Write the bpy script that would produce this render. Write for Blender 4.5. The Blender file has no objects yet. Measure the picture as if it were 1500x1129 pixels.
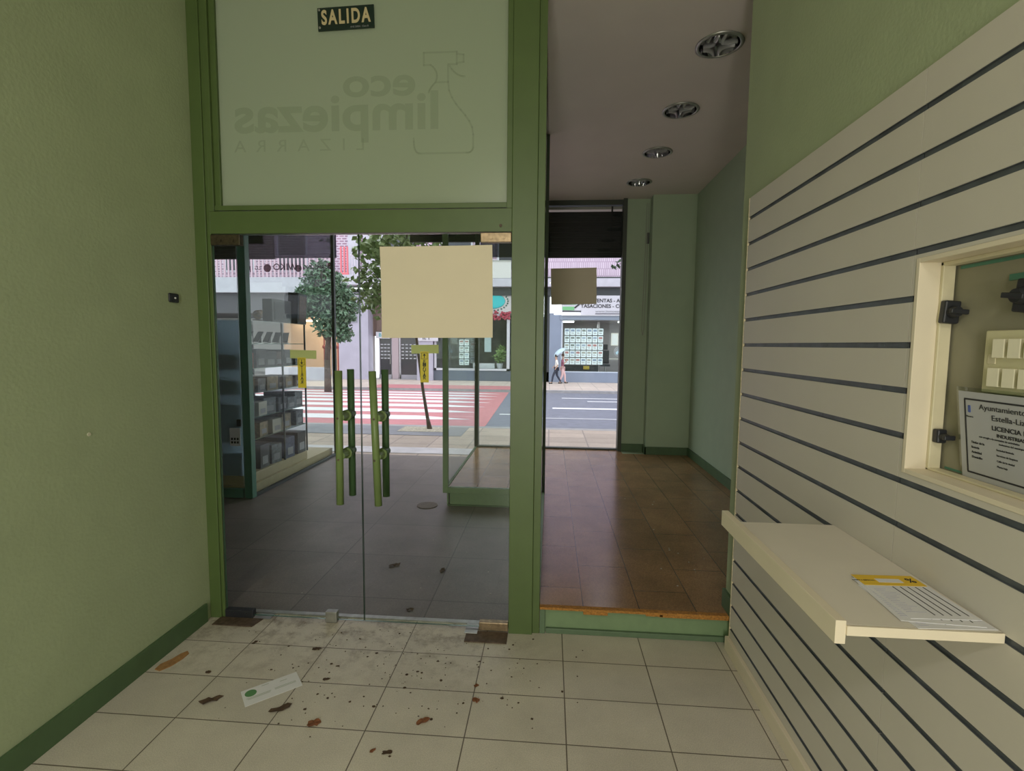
import bpy, bmesh, math, random
from mathutils import Vector, Matrix, Euler
random.seed(7)
R = math.radians
sc = bpy.context.scene
COL = sc.collection
sc.view_settings.view_transform = 'Standard'
sc.view_settings.look = 'None'
sc.view_settings.exposure = 0.0
sc.view_settings.gamma = 1.0
sc.cycles.transparent_max_bounces = 40
sc.cycles.max_bounces = 10
sc.cycles.diffuse_bounces = 5
sc.cycles.glossy_bounces = 4
sc.cycles.transmission_bounces = 8

# ------------------------------------------------------------------ materials
MATS = {}
def mat(name, col, rough=.6, metal=0, noise=0, nscale=20, bump=0, bscale=60, spec=.5, emit=None, estr=0, coat=0):
    if name in MATS: return MATS[name]
    m = bpy.data.materials.new(name); m.use_nodes = True
    nt = m.node_tree; N = nt.nodes; L = nt.links
    b = N['Principled BSDF']
    b.inputs['Base Color'].default_value = (*col, 1)
    b.inputs['Roughness'].default_value = rough
    b.inputs['Metallic'].default_value = metal
    b.inputs['Specular IOR Level'].default_value = spec
    b.inputs['Coat Weight'].default_value = coat
    tc = N.new('ShaderNodeTexCoord')
    if noise:
        n = N.new('ShaderNodeTexNoise'); n.inputs['Scale'].default_value = nscale; n.inputs['Detail'].default_value = 6
        L.new(tc.outputs['Object'], n.inputs['Vector'])
        r = N.new('ShaderNodeMapRange'); r.inputs['From Min'].default_value = .25; r.inputs['From Max'].default_value = .75
        r.inputs['To Min'].default_value = 1-noise; r.inputs['To Max'].default_value = 1+noise
        L.new(n.outputs['Fac'], r.inputs['Value'])
        mx = N.new('ShaderNodeVectorMath'); mx.operation = 'SCALE'
        mx.inputs[0].default_value = col
        L.new(r.outputs['Result'], mx.inputs['Scale'])
        L.new(mx.outputs['Vector'], b.inputs['Base Color'])
    if bump:
        n = N.new('ShaderNodeTexNoise'); n.inputs['Scale'].default_value = bscale; n.inputs['Detail'].default_value = 4
        L.new(tc.outputs['Object'], n.inputs['Vector'])
        bp = N.new('ShaderNodeBump'); bp.inputs['Strength'].default_value = bump; bp.inputs['Distance'].default_value = .01
        L.new(n.outputs['Fac'], bp.inputs['Height']); L.new(bp.outputs['Normal'], b.inputs['Normal'])
    if emit:
        b.inputs['Emission Color'].default_value = (*emit, 1); b.inputs['Emission Strength'].default_value = estr
    MATS[name] = m
    return m

def glass(name, tint=(.95, .975, .96), base=.016, gain=.25, rough=0.0):
    if name in MATS: return MATS[name]
    m = bpy.data.materials.new(name); m.use_nodes = True
    nt = m.node_tree; N = nt.nodes; L = nt.links
    N.remove(N['Principled BSDF'])
    t = N.new('ShaderNodeBsdfTransparent'); t.inputs['Color'].default_value = (*tint, 1)
    g = N.new('ShaderNodeBsdfGlossy'); g.inputs['Roughness'].default_value = rough; g.inputs['Color'].default_value = (1, 1, 1, 1)
    lw = N.new('ShaderNodeLayerWeight'); lw.inputs['Blend'].default_value = .5
    p = N.new('ShaderNodeMath'); p.operation = 'POWER'; p.inputs[1].default_value = 5
    a = N.new('ShaderNodeMath'); a.operation = 'MULTIPLY_ADD'; a.inputs[1].default_value = gain; a.inputs[2].default_value = base
    L.new(lw.outputs['Facing'], p.inputs[0]); L.new(p.outputs[0], a.inputs[0])
    mx = N.new('ShaderNodeMixShader')
    L.new(a.outputs[0], mx.inputs[0]); L.new(t.outputs[0], mx.inputs[1]); L.new(g.outputs[0], mx.inputs[2])
    L.new(mx.outputs[0], N['Material Output'].inputs['Surface'])
    MATS[name] = m
    return m

def tiles(name, col, grout, w, h, ox, oy, gap, rough=.4, speck=.08, var=.05, speck_scale=220, dirt=None, bump=.0, offset=0.0, stain=0, swap=False):
    """floor tiles w (X) by h (Y); ox, oy = a grout crossing"""
    if name in MATS: return MATS[name]
    m = bpy.data.materials.new(name); m.use_nodes = True
    nt = m.node_tree; N = nt.nodes; L = nt.links
    b = N['Principled BSDF']; b.inputs['Roughness'].default_value = rough
    ge = N.new('ShaderNodeNewGeometry')
    mp = N.new('ShaderNodeVectorMath'); mp.operation = 'SUBTRACT'; mp.inputs[1].default_value = (ox, oy, 0)
    L.new(ge.outputs['Position'], mp.inputs[0])
    br = N.new('ShaderNodeTexBrick'); br.offset = offset; br.squash = 1
    br.inputs['Scale'].default_value = 1; br.inputs['Brick Width'].default_value = w; br.inputs['Row Height'].default_value = h
    br.inputs['Mortar Size'].default_value = gap; br.inputs['Mortar Smooth'].default_value = .1; br.inputs['Bias'].default_value = 0
    br.inputs['Color1'].default_value = (*[c*(1-var) for c in col], 1); br.inputs['Color2'].default_value = (*[c*(1+var) for c in col], 1)
    br.inputs['Mortar'].default_value = (*grout, 1)
    if swap:      # long side of the tiles runs along Y, cross joints staggered
        sx_ = N.new('ShaderNodeSeparateXYZ'); cx_ = N.new('ShaderNodeCombineXYZ')
        L.new(mp.outputs[0], sx_.inputs[0]); L.new(sx_.outputs['Y'], cx_.inputs['X']); L.new(sx_.outputs['X'], cx_.inputs['Y']); L.new(cx_.outputs[0], br.inputs['Vector'])
    else: L.new(mp.outputs[0], br.inputs['Vector'])
    n = N.new('ShaderNodeTexNoise'); n.inputs['Scale'].default_value = speck_scale; n.inputs['Detail'].default_value = 3
    L.new(ge.outputs['Position'], n.inputs['Vector'])
    r = N.new('ShaderNodeMapRange'); r.inputs['From Min'].default_value = .3; r.inputs['From Max'].default_value = .7
    r.inputs['To Min'].default_value = 1-speck; r.inputs['To Max'].default_value = 1+speck
    L.new(n.outputs['Fac'], r.inputs['Value'])
    n2 = N.new('ShaderNodeTexNoise'); n2.inputs['Scale'].default_value = 2.2; n2.inputs['Detail'].default_value = 8; n2.inputs['Roughness'].default_value = .65
    L.new(ge.outputs['Position'], n2.inputs['Vector'])
    r2 = N.new('ShaderNodeMapRange'); r2.inputs['From Min'].default_value = .3; r2.inputs['From Max'].default_value = .7
    r2.inputs['To Min'].default_value = 1-.1-stain; r2.inputs['To Max'].default_value = 1.06+stain*.4
    L.new(n2.outputs['Fac'], r2.inputs['Value'])
    mu = N.new('ShaderNodeMath'); mu.operation = 'MULTIPLY'
    L.new(r.outputs[0], mu.inputs[0]); L.new(r2.outputs[0], mu.inputs[1])
    s = N.new('ShaderNodeVectorMath'); s.operation = 'SCALE'
    L.new(br.outputs['Color'], s.inputs[0]); L.new(mu.outputs[0], s.inputs['Scale'])
    out = s.outputs['Vector']
    if dirt:   # a dirty band with its own ragged shape: (y centre, half width, colour)
        sp = N.new('ShaderNodeSeparateXYZ'); L.new(ge.outputs['Position'], sp.inputs[0])
        d1 = N.new('ShaderNodeMath'); d1.operation = 'SUBTRACT'; d1.inputs[1].default_value = dirt[0]; L.new(sp.outputs['Y'], d1.inputs[0])
        d2 = N.new('ShaderNodeMath'); d2.operation = 'ABSOLUTE'; L.new(d1.outputs[0], d2.inputs[0])
        d3 = N.new('ShaderNodeMapRange'); d3.inputs['From Min'].default_value = dirt[1]; d3.inputs['From Max'].default_value = 0
        L.new(d2.outputs[0], d3.inputs['Value'])
        n3 = N.new('ShaderNodeTexNoise'); n3.inputs['Scale'].default_value = 9; n3.inputs['Detail'].default_value = 9; n3.inputs['Roughness'].default_value = .75
        L.new(ge.outputs['Position'], n3.inputs['Vector'])
        r3 = N.new('ShaderNodeMapRange'); r3.inputs['From Min'].default_value = .48; r3.inputs['From Max'].default_value = .66
        L.new(n3.outputs['Fac'], r3.inputs['Value'])
        rx = N.new('ShaderNodeMapRange'); rx.inputs['From Min'].default_value = .05; rx.inputs['From Max'].default_value = -.45; L.new(sp.outputs['X'], rx.inputs['Value'])
        m4 = N.new('ShaderNodeMath'); m4.operation = 'MULTIPLY'; L.new(d3.outputs[0], m4.inputs[0]); L.new(rx.outputs[0], m4.inputs[1])
        m3 = N.new('ShaderNodeMath'); m3.operation = 'MULTIPLY'; L.new(m4.outputs[0], m3.inputs[0]); L.new(r3.outputs[0], m3.inputs[1])
        mx = N.new('ShaderNodeMixRGB'); mx.inputs['Color2'].default_value = (*dirt[2], 1)
        L.new(m3.outputs[0], mx.inputs['Fac']); L.new(out, mx.inputs['Color1']); out = mx.outputs['Color']
    L.new(out, b.inputs['Base Color'])
    bp = N.new('ShaderNodeBump'); bp.inputs['Strength'].default_value = .25; bp.inputs['Distance'].default_value = .002; bp.invert = True
    L.new(br.outputs['Fac'], bp.inputs['Height'])
    if bump:
        bp2 = N.new('ShaderNodeBump'); bp2.inputs['Strength'].default_value = bump; bp2.inputs['Distance'].default_value = .01
        L.new(n2.outputs['Fac'], bp2.inputs['Height']); L.new(bp.outputs[0], bp2.inputs['Normal']); L.new(bp2.outputs[0], b.inputs['Normal'])
    else: L.new(bp.outputs[0], b.inputs['Normal'])
    MATS[name] = m
    return m

def brickwall(name, c1, c2, mortar, bw=.3, rh=.09, gap=.02):
    m = bpy.data.materials.new(name); m.use_nodes = True
    nt = m.node_tree; N = nt.nodes; L = nt.links
    b = N['Principled BSDF']; b.inputs['Roughness'].default_value = .85
    ge = N.new('ShaderNodeNewGeometry'); sp = N.new('ShaderNodeSeparateXYZ'); L.new(ge.outputs['Position'], sp.inputs[0])
    cb = N.new('ShaderNodeCombineXYZ'); L.new(sp.outputs['X'], cb.inputs['X']); L.new(sp.outputs['Z'], cb.inputs['Y'])
    br = N.new('ShaderNodeTexBrick'); br.inputs['Scale'].default_value = 1; br.inputs['Brick Width'].default_value = bw
    br.inputs['Row Height'].default_value = rh; br.inputs['Mortar Size'].default_value = gap
    br.inputs['Color1'].default_value = (*c1, 1); br.inputs['Color2'].default_value = (*c2, 1); br.inputs['Mortar'].default_value = (*mortar, 1)
    L.new(cb.outputs[0], br.inputs['Vector']); L.new(br.outputs['Color'], b.inputs['Base Color'])
    MATS[name] = m
    return m

wall_paint = mat('green stucco paint', (.365, .425, .262), .85, noise=.05, nscale=5, bump=.16, bscale=75)
wall_paint2 = mat('smooth green paint', (.37, .46, .32), .7, noise=.04, nscale=5)
post_paint = mat('glossy green frame paint', (.085, .132, .040), .42, noise=.07, nscale=7)
bead_paint = mat('darker green bead paint', (.10, .15, .055), .5, noise=.06)
dgreen = mat('dark green baseboard paint', (.075, .135, .06), .5, noise=.12, nscale=9)
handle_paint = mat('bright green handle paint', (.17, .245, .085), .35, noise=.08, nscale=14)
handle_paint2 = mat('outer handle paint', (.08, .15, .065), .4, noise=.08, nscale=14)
case_green = mat('dark teal green frame', (.06, .20, .14), .4, noise=.08)
box_green = mat('sage green frame', (.19, .28, .15), .5, noise=.06)
ceil_paint = mat('off white ceiling paint', (.64, .575, .54), .8, noise=.03, nscale=3)
slat_m = mat('cream melamine', (.60, .565, .50), .5, noise=.03, nscale=3)
cream = mat('warm cream laminate', (.76, .68, .53), .5, noise=.04, nscale=8)
raw_edge = mat('chipped cream edge', (.72, .62, .42), .8, noise=.3, nscale=60, bump=.6, bscale=90)
rail_m = mat('dark aluminium rail', (.125, .14, .155), .42, metal=.3, noise=.25, nscale=14)
alu = mat('brushed aluminium', (.62, .62, .62), .35, metal=1, noise=.1)
steel = mat('worn steel', (.42, .42, .40), .4, metal=.8, noise=.2, nscale=25)
brass = mat('tarnished brass', (.36, .27, .17), .4, metal=.7, noise=.35, nscale=50)
dbrass = mat('darkened brass', (.075, .06, .035), .45, metal=.6, noise=.4, nscale=60)
black = mat('black plastic', (.018, .02, .025), .45)
blackm = mat('black shutter metal', (.003, .003, .004), .7, noise=.2)
white_p = mat('white paper', (.74, .74, .76), .7, noise=.03)
cream_p = mat('cream paper sheet', (.80, .71, .545), .8, noise=.025, nscale=4)
note_p = mat('pale yellow note paper', (.50, .50, .22), .8, noise=.08)
yellow = mat('yellow sticker', (.72, .52, .03), .55, noise=.04)
ink = mat('black ink', (.03, .03, .035), .7)
greyink = mat('grey ink', (.3, .3, .33), .7)
blueink = mat('blue ink', (.08, .12, .35), .7)
leafbrown = mat('dry brown leaf', (.20, .075, .03), .8, noise=.4, nscale=60)
leafdark = mat('rotten dark leaf', (.075, .045, .025), .85, noise=.4, nscale=60)
cardb = mat('brown cardboard strip', (.36, .19, .07), .8, noise=.25, nscale=60)
rust = mat('rusted plate', (.12, .085, .06), .6, metal=.3, noise=.45, nscale=45)
glass_m = glass('clear glass')
glass_n = glass('clear cabinet glass', (.95, .98, .97), .03, .5)
glass_t = glass('tinted film glass', (.24, .24, .28), .03, .5)
glass_e = mat('green glass edge', (.07, .14, .10), .15)
stone_v = mat('lilac stone cladding', (.42, .395, .50), .6, noise=.10, nscale=1.5)
concrete = mat('white concrete band', (.50, .48, .56), .7, noise=.08, nscale=3)
asphalt = mat('wet asphalt', (.17, .175, .235), .55, noise=.18, nscale=5, bump=.3, bscale=40)
road_paint = mat('white road paint', (.74, .72, .78), .6, noise=.05, nscale=6)
red_paint = mat('red road paint', (.52, .19, .22), .6, noise=.14, nscale=6)
kerb_m = mat('kerb stone', (.36, .34, .36), .7, noise=.15, nscale=4)
sidewalk_m = tiles('sidewalk slabs', (.47, .37, .315), (.30, .24, .22), .62, .42, 0, 6.8, .012, .55, .08, .12, 40, stain=.05)
sidewalk_f = tiles('far sidewalk slabs', (.60, .49, .45), (.4, .34, .32), .8, .8, 0, 24, .02, .6, .05, .06, 30)
tile_in = tiles('cream terrazzo tiles', (.60, .555, .47), (.15, .125, .095), .407, .2615, .088, 2.378, .0026, .38, .16, .03, 260, dirt=(2.62, .62, (.20, .155, .11)), stain=.05)
tile_v = tiles('dark slate slabs', (.18, .147, .134), (.09, .075, .07), .8, .62, .1, 2.9, .004, .42, .14, .07, 90, stain=.18)
tile_p = tiles('polished brown tiles', (.33, .185, .092), (.06, .035, .02), .60, .30, .20, 2.82, .0025, .20, .24, .10, 140, stain=.22, offset=.5, swap=True)
tile_b = tiles('pale display tiles', (.42, .31, .20), (.15, .1, .06), .40, .40, .075, 2.60, .003, .22, .12, .08, 160, stain=.1)
cork = mat('chipped cork edge', (.42, .19, .04), .85, noise=.4, nscale=90, bump=.8, bscale=120)
brick_m = brickwall('lilac brick', (.40, .24, .32), (.27, .17, .25), (.60, .50, .60), .34, .15, .035)
brick_m2 = brickwall('pale ribbed brick', (.72, .60, .72), (.60, .48, .60), (.45, .34, .45), .11, .4, .03)
bark = mat('tree bark', (.11, .08, .07), .9, noise=.3, nscale=12, bump=.6, bscale=30)
leaf_m = mat('fresh tree leaf', (.25, .36, .15), .35, noise=.45, nscale=5)
leaf_m2 = mat('dark tree leaf', (.11, .19, .12), .35, noise=.45, nscale=5)
dark_in = mat('dark arcade paint', (.10, .095, .11), .8, noise=.1)
shop_in = mat('grey shop wall', (.50, .48, .48), .8, noise=.05)
sign_w = mat('white sign board', (.58, .565, .64), .5, noise=.02)
slate_b = mat('blue grey cladding', (.23, .27, .37), .5, noise=.06, nscale=2)
darkband = mat('dark fascia', (.045, .05, .055), .5)
teal = mat('teal sign paint', (.05, .50, .55), .4, noise=.1)
green_s = mat('green sign stripes', (.16, .42, .20), .5, noise=.05)
woodb = mat('brown door wood', (.16, .10, .09), .5, noise=.15)
chrome = mat('mirror reflector', (.85, .85, .86), .08, metal=1)

def frosted():
    m = bpy.data.materials.new('frosted glass film'); m.use_nodes = True
    nt = m.node_tree; N = nt.nodes; L = nt.links; N.remove(N['Principled BSDF'])
    d = N.new('ShaderNodeBsdfDiffuse'); d.inputs['Color'].default_value = (.48, .545, .42, 1)
    t = N.new('ShaderNodeBsdfTranslucent'); t.inputs['Color'].default_value = (.88, .97, .80, 1)
    mx = N.new('ShaderNodeMixShader'); mx.inputs[0].default_value = .58
    g = N.new('ShaderNodeBsdfGlossy'); g.inputs['Roughness'].default_value = .25
    m2 = N.new('ShaderNodeMixShader'); m2.inputs[0].default_value = .03
    n = N.new('ShaderNodeTexNoise'); n.inputs['Scale'].default_value = 3
    L.new(d.outputs[0], mx.inputs[1]); L.new(t.outputs[0], mx.inputs[2]); L.new(mx.outputs[0], m2.inputs[1]); L.new(g.outputs[0], m2.inputs[2])
    L.new(m2.outputs[0], N['Material Output'].inputs['Surface'])
    return m
frost_m = frosted()
def film(name, dc, tc_, mixv=.15):
    m = bpy.data.materials.new(name); m.use_nodes = True
    nt = m.node_tree; N = nt.nodes; L = nt.links; N.remove(N['Principled BSDF'])
    d = N.new('ShaderNodeBsdfDiffuse'); d.inputs['Color'].default_value = (*dc, 1)
    t = N.new('ShaderNodeBsdfTransparent'); t.inputs['Color'].default_value = (*tc_, 1)
    mx = N.new('ShaderNodeMixShader'); mx.inputs[0].default_value = .15
    L.new(t.outputs[0], mx.inputs[1]); L.new(d.outputs[0], mx.inputs[2]); L.new(mx.outputs[0], N['Material Output'].inputs['Surface'])
    mx.inputs[0].default_value = mixv
    return m
def sidefilm():
    m = bpy.data.materials.new('bluish translucent side glass'); m.use_nodes = True
    nt = m.node_tree; N = nt.nodes; L = nt.links; N.remove(N['Principled BSDF'])
    t = N.new('ShaderNodeBsdfTransparent'); t.inputs['Color'].default_value = (.75, .84, .9, 1)
    a = N.new('ShaderNodeBsdfTranslucent'); a.inputs['Color'].default_value = (.75, .85, .95, 1)
    d = N.new('ShaderNodeBsdfDiffuse'); d.inputs['Color'].default_value = (.6, .7, .8, 1)
    n = N.new('ShaderNodeTexNoise'); n.inputs['Scale'].default_value = 6
    m1 = N.new('ShaderNodeMixShader'); m1.inputs[0].default_value = .4
    m2 = N.new('ShaderNodeMixShader'); m2.inputs[0].default_value = .68
    L.new(a.outputs[0], m1.inputs[1]); L.new(d.outputs[0], m1.inputs[2])
    L.new(t.outputs[0], m2.inputs[1]); L.new(m1.outputs[0], m2.inputs[2]); L.new(m2.outputs[0], N['Material Output'].inputs['Surface'])
    return m
decal_m = film('faint logo film', (.2, .3, .16), (.975, .98, .97), .03)
decal_m2 = film('glass lettering film', (.1, .05, .06), (.35, .25, .28))

# ------------------------------------------------------------------ helpers
def wmat(o):
    m = Matrix.Identity(4)
    while o is not None:
        m = o.matrix_basis @ m; o = o.parent
    return m
def tag(o, label=None, cat=None, group=None, kind=None):
    if label: o['label'] = label
    if cat: o['category'] = cat
    if group: o['group'] = group
    if kind: o['kind'] = kind
    return o
def thing(name, label, cat, loc=(0, 0, 0), rot=(0, 0, 0), group=None, kind=None):
    o = bpy.data.objects.new(name, None); COL.objects.link(o)
    o.location = loc; o.rotation_euler = rot; o.empty_display_size = .05
    return tag(o, label, cat, group, kind)
class MB:
    def __init__(s): s.bm = bmesh.new(); s.mi = 0
    def _m(s, verts):
        for v in verts:
            for f in v.link_faces: f.material_index = s.mi
    def box(s, x0, x1, y0, y1, z0, z1, bev=0, M=None, edge=None):
        r = bmesh.ops.create_cube(s.bm, size=1)
        vs = r['verts']
        for v in vs:
            v.co = Vector(((x0+x1)/2+v.co.x*(x1-x0), (y0+y1)/2+v.co.y*(y1-y0), (z0+z1)/2+v.co.z*(z1-z0)))
        fs = set(f for v in vs for f in v.link_faces)
        for f in fs: f.material_index = s.mi
        if edge is not None:     # material index for every face that is not on the thin axis
            d = [abs(x1-x0), abs(y1-y0), abs(z1-z0)]; ax = d.index(min(d))
            for f in fs:
                f.normal_update()
                if abs(f.normal[ax]) < .5: f.material_index = edge
        if M is not None:
            for v in vs: v.co = M @ v.co
        if bev:
            es = set(e for v in vs for e in v.link_edges)
            bmesh.ops.bevel(s.bm, geom=list(es), offset=bev, segments=2, affect='EDGES', profile=.5)
        return s
    def cyl(s, p0, p1, r, r2=None, seg=20, caps=True):
        p0 = Vector(p0); p1 = Vector(p1); d = p1-p0
        q = d.to_track_quat('Z', 'Y').to_matrix().to_4x4()
        M = Matrix.Translation((p0+p1)/2) @ q
        rr = bmesh.ops.create_cone(s.bm, cap_ends=caps, segments=seg, radius1=r, radius2=r if r2 is None else r2, depth=d.length, matrix=M)
        s._m(rr['verts']); return s
    def sph(s, c, r, sx=1, sy=1, sz=1, seg=16, M=None):
        T = Matrix.Translation(c) @ (M or Matrix.Identity(4)) @ Matrix.Diagonal((sx, sy, sz, 1))
        rr = bmesh.ops.create_uvsphere(s.bm, u_segments=seg, v_segments=max(6, seg//2), radius=r, matrix=T)
        s._m(rr['verts']); return s
    def tube(s, pts, r, seg=8):
        for a, b in zip(pts, pts[1:]): s.cyl(a, b, r, seg=seg)
        return s
    def poly(s, pts, h=None):
        """flat polygon (3D points); extruded by vector h if given"""
        vs = [s.bm.verts.new(p) for p in pts]
        f = s.bm.faces.new(vs); f.material_index = s.mi
        if h is not None:
            r = bmesh.ops.extrude_face_region(s.bm, geom=[f])
            nv = [g for g in r['geom'] if isinstance(g, bmesh.types.BMVert)]
            for v in nv: v.co += Vector(h)
            for v in nv+vs:
                for ff in v.link_faces: ff.material_index = s.mi
        return s
    def build(s, name, mats, parent=None, local=False, smooth=False):
        me = bpy.data.meshes.new(name)
        if parent is not None and not local:
            s.bm.transform(wmat(parent).inverted())
        bmesh.ops.recalc_face_normals(s.bm, faces=s.bm.faces)
        s.bm.to_mesh(me); s.bm.free()
        for m in (mats if isinstance(mats, (list, tuple)) else [mats]): me.materials.append(m)
        if smooth:
            for p in me.polygons: p.use_smooth = True
        o = bpy.data.objects.new(name, me); COL.objects.link(o)
        if parent is not None: o.parent = parent
        return o
def box(name, d, m, parent=None, bev=0, local=False):
    return MB().box(*d, bev=bev).build(name, m, parent, local)
def struct(o): return tag(o, kind='structure')
def smooth_mod(o, ang=40):
    for p in o.data.polygons: p.use_smooth = True
    return o
def pane(name, d, parent, m=None):
    return MB().box(*d, edge=1).build(name, [m or glass_m, glass_e], parent)
def text(name, s, size, loc, rot, m, parent=None, ext=.0006, bold=0, align='CENTER', sx=1, font_space=1):
    cu = bpy.data.curves.new(name, 'FONT'); cu.body = s; cu.size = size; cu.extrude = ext; cu.offset = bold*size
    cu.align_x = align; cu.align_y = 'CENTER'; cu.space_character = font_space
    t = bpy.data.objects.new(name+'_tmp', cu); COL.objects.link(t)
    bpy.context.view_layer.update()
    dg = bpy.context.evaluated_depsgraph_get()
    me = bpy.data.meshes.new_from_object(t.evaluated_get(dg))
    bpy.data.objects.remove(t); bpy.data.curves.remove(cu)
    T = Matrix.Translation(loc) @ Euler(rot).to_matrix().to_4x4() @ Matrix.Diagonal((sx, 1, 1, 1))
    if parent is not None: T = wmat(parent).inverted() @ T
    me.transform(T); me.name = name
    me.materials.clear(); me.materials.append(m)
    o = bpy.data.objects.new(name, me); COL.objects.link(o)
    if parent is not None: o.parent = parent
    return o
FRONT = (R(90), 0, 0)          # read by someone looking along +Y
BACK = (R(90), 0, R(180))      # mirrored for someone looking along +Y
SIDE = (R(90), 0, R(-90))      # read by someone looking along +X
ORD = ['first', 'second', 'third', 'fourth', 'fifth', 'sixth', 'seventh', 'eighth', 'ninth', 'tenth']

# ------------------------------------------------------------------ camera
f_px = 730.78
M3 = Matrix(((0.9970634571, 0.0760043577, 0.0093701722), (0.0155593890, -0.0812538562, -0.9965719825), (-0.0749824508, 0.9937913003, -0.0821978321)))
cam = bpy.data.cameras.new('camera'); co = bpy.data.objects.new('camera', cam); COL.objects.link(co)
right, down, fwd = Vector(M3[0]), Vector(M3[1]), Vector(M3[2])
Mc = Matrix((right, -down, -fwd)).transposed().to_4x4(); Mc.translation = (0, 0, 1.57)
co.matrix_world = Mc
cam.sensor_width = 36; cam.lens = f_px*36/1500; cam.clip_start = .02; cam.clip_end = 300
sc.camera = co

CZ = 3.45     # ceiling
D = 2.60      # partition with the doors
# ------------------------------------------------------------------ room shell
struct(box('floor', (-2.05, 1.1, -3.0, 2.66, -.1, 0), tile_in))
struct(box('wall_left', (-2.05, -1.91, -3.0, 2.72, 0, CZ), wall_paint))
wr = MB()      # right wall with the recess for the fuse cupboard
RY0, RY1, RZ0, RZ1 = .45, 1.385, 1.25, 1.79
wr.box(.972, 1.12, RY1+.02, 2.69, 0, CZ); wr.box(.972, 1.12, -3.0, RY0-.02, 0, CZ)
wr.box(.972, 1.12, RY0-.02, RY1+.02, 0, RZ0-.02); wr.box(.972, 1.12, RY0-.02, RY1+.02, RZ1+.02, CZ)
wr.box(1.10, 1.12, RY0-.02, RY1+.02, RZ0-.02, RZ1+.02)
struct(wr.build('wall_right', wall_paint))
struct(box('wall_back', (-2.05, 1.12, -3.12, -3.0, 0, CZ), wall_paint))
struct(box('baseboard_left', (-1.91, -1.895, -3.0, 2.555, 0, .105), dgreen, bev=.002))
struct(box('baseboard_right', (.93, .95, -3.0, 2.56, 0, .07), cream, bev=.002))

# ceiling with four round holes for the downlights
HX = [(1.026, 3.37), (1.012, 4.25), (1.014, 5.13), (.997, 6.03)]
HR = .125
cb = MB()
cb.box(-5.2, 1.95, -3.12, 2.7, CZ, CZ+.12)
cb.box(-5.2, .75, 2.7, 6.95, CZ, CZ+.12); cb.box(1.29, 1.95, 2.7, 6.95, CZ, CZ+.12)
ys = [2.7]
for hx, hy in HX: ys += [hy-.2, hy+.2]
ys.append(6.95)
for i in range(0, len(ys), 2): cb.box(.75, 1.29, ys[i], ys[i+1], CZ, CZ+.12)
for hx, hy in HX:
    n = 32; x0, x1, y0, y1 = .75, 1.29, hy-.2, hy+.2
    ring, sq = [], []
    for k in range(n):
        a = 2*math.pi*k/n; c, s_ = math.cos(a), math.sin(a)
        ring.append(cb.bm.verts.new((hx+HR*c, hy+HR*s_, CZ)))
        t = min((x1-hx)/c if c > 1e-6 else ((x0-hx)/c if c < -1e-6 else 1e9), (y1-hy)/s_ if s_ > 1e-6 else ((y0-hy)/s_ if s_ < -1e-6 else 1e9))
        sq.append(cb.bm.verts.new((hx+t*c, hy+t*s_, CZ)))
    for k in range(n):
        cb.bm.faces.new((ring[k], ring[(k+1) % n], sq[(k+1) % n], sq[k]))
    for cx_, cy_ in ((x0, y0), (x1, y0), (x1, y1), (x0, y1)):
        qs = sorted(sq, key=lambda v: (v.co.x-cx_)**2+(v.co.y-cy_)**2)[:2]
        if abs(qs[0].co.x-qs[1].co.x) > 1e-5 and abs(qs[0].co.y-qs[1].co.y) > 1e-5:
            cb.bm.faces.new((cb.bm.verts.new((cx_, cy_, CZ)), qs[0], qs[1]))
    cb.box(x0, x1, y0, y1, CZ+.3, CZ+.34)
struct(cb.build('ceiling', ceil_paint))
for i, (hx, hy) in enumerate(HX):
    t = thing('ceiling_downlight', 'round chrome recessed downlight in the display bay ceiling, %s from the doors' % ['nearest', 'second', 'third', 'farthest'][i], 'downlight', (hx, hy, CZ), group='recessed downlights over the display platform')
    m = MB(); n = 36
    prof = [(.122, -.001), (.142, -.001), (.145, -.006), (.124, -.012), (.120, -.006)]
    vs = [[m.bm.verts.new((r_*math.cos(2*math.pi*k/n), r_*math.sin(2*math.pi*k/n), z)) for r_, z in prof] for k in range(n)]
    for k in range(n):
        for j in range(len(prof)):
            m.bm.faces.new((vs[k][j], vs[(k+1) % n][j], vs[(k+1) % n][(j+1) % len(prof)], vs[k][(j+1) % len(prof)]))
    m.build('rim', steel, t, local=True, smooth=True)
    m = MB(); prof = [(.120, -.008), (.118, .05), (.105, .13), (.06, .19), (.001, .2)]
    vs = [[m.bm.verts.new((r_*math.cos(2*math.pi*k/n), r_*math.sin(2*math.pi*k/n), z)) for r_, z in prof] for k in range(n)]
    for k in range(n):
        for j in range(len(prof)-1):
            m.bm.faces.new((vs[k][j], vs[(k+1) % n][j], vs[(k+1) % n][j+1], vs[k][j+1]))
    m.build('reflector', chrome, t, local=True, smooth=True)
    m = MB()
    for xx in (-.045, .0, .045): m.cyl((xx, -.09, .07), (xx, .09, .07), .012, seg=12)
    m.build('lamp_tube', mat('unlit tube glass', (.6, .6, .62), .2), t, local=True, smooth=True)

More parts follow.
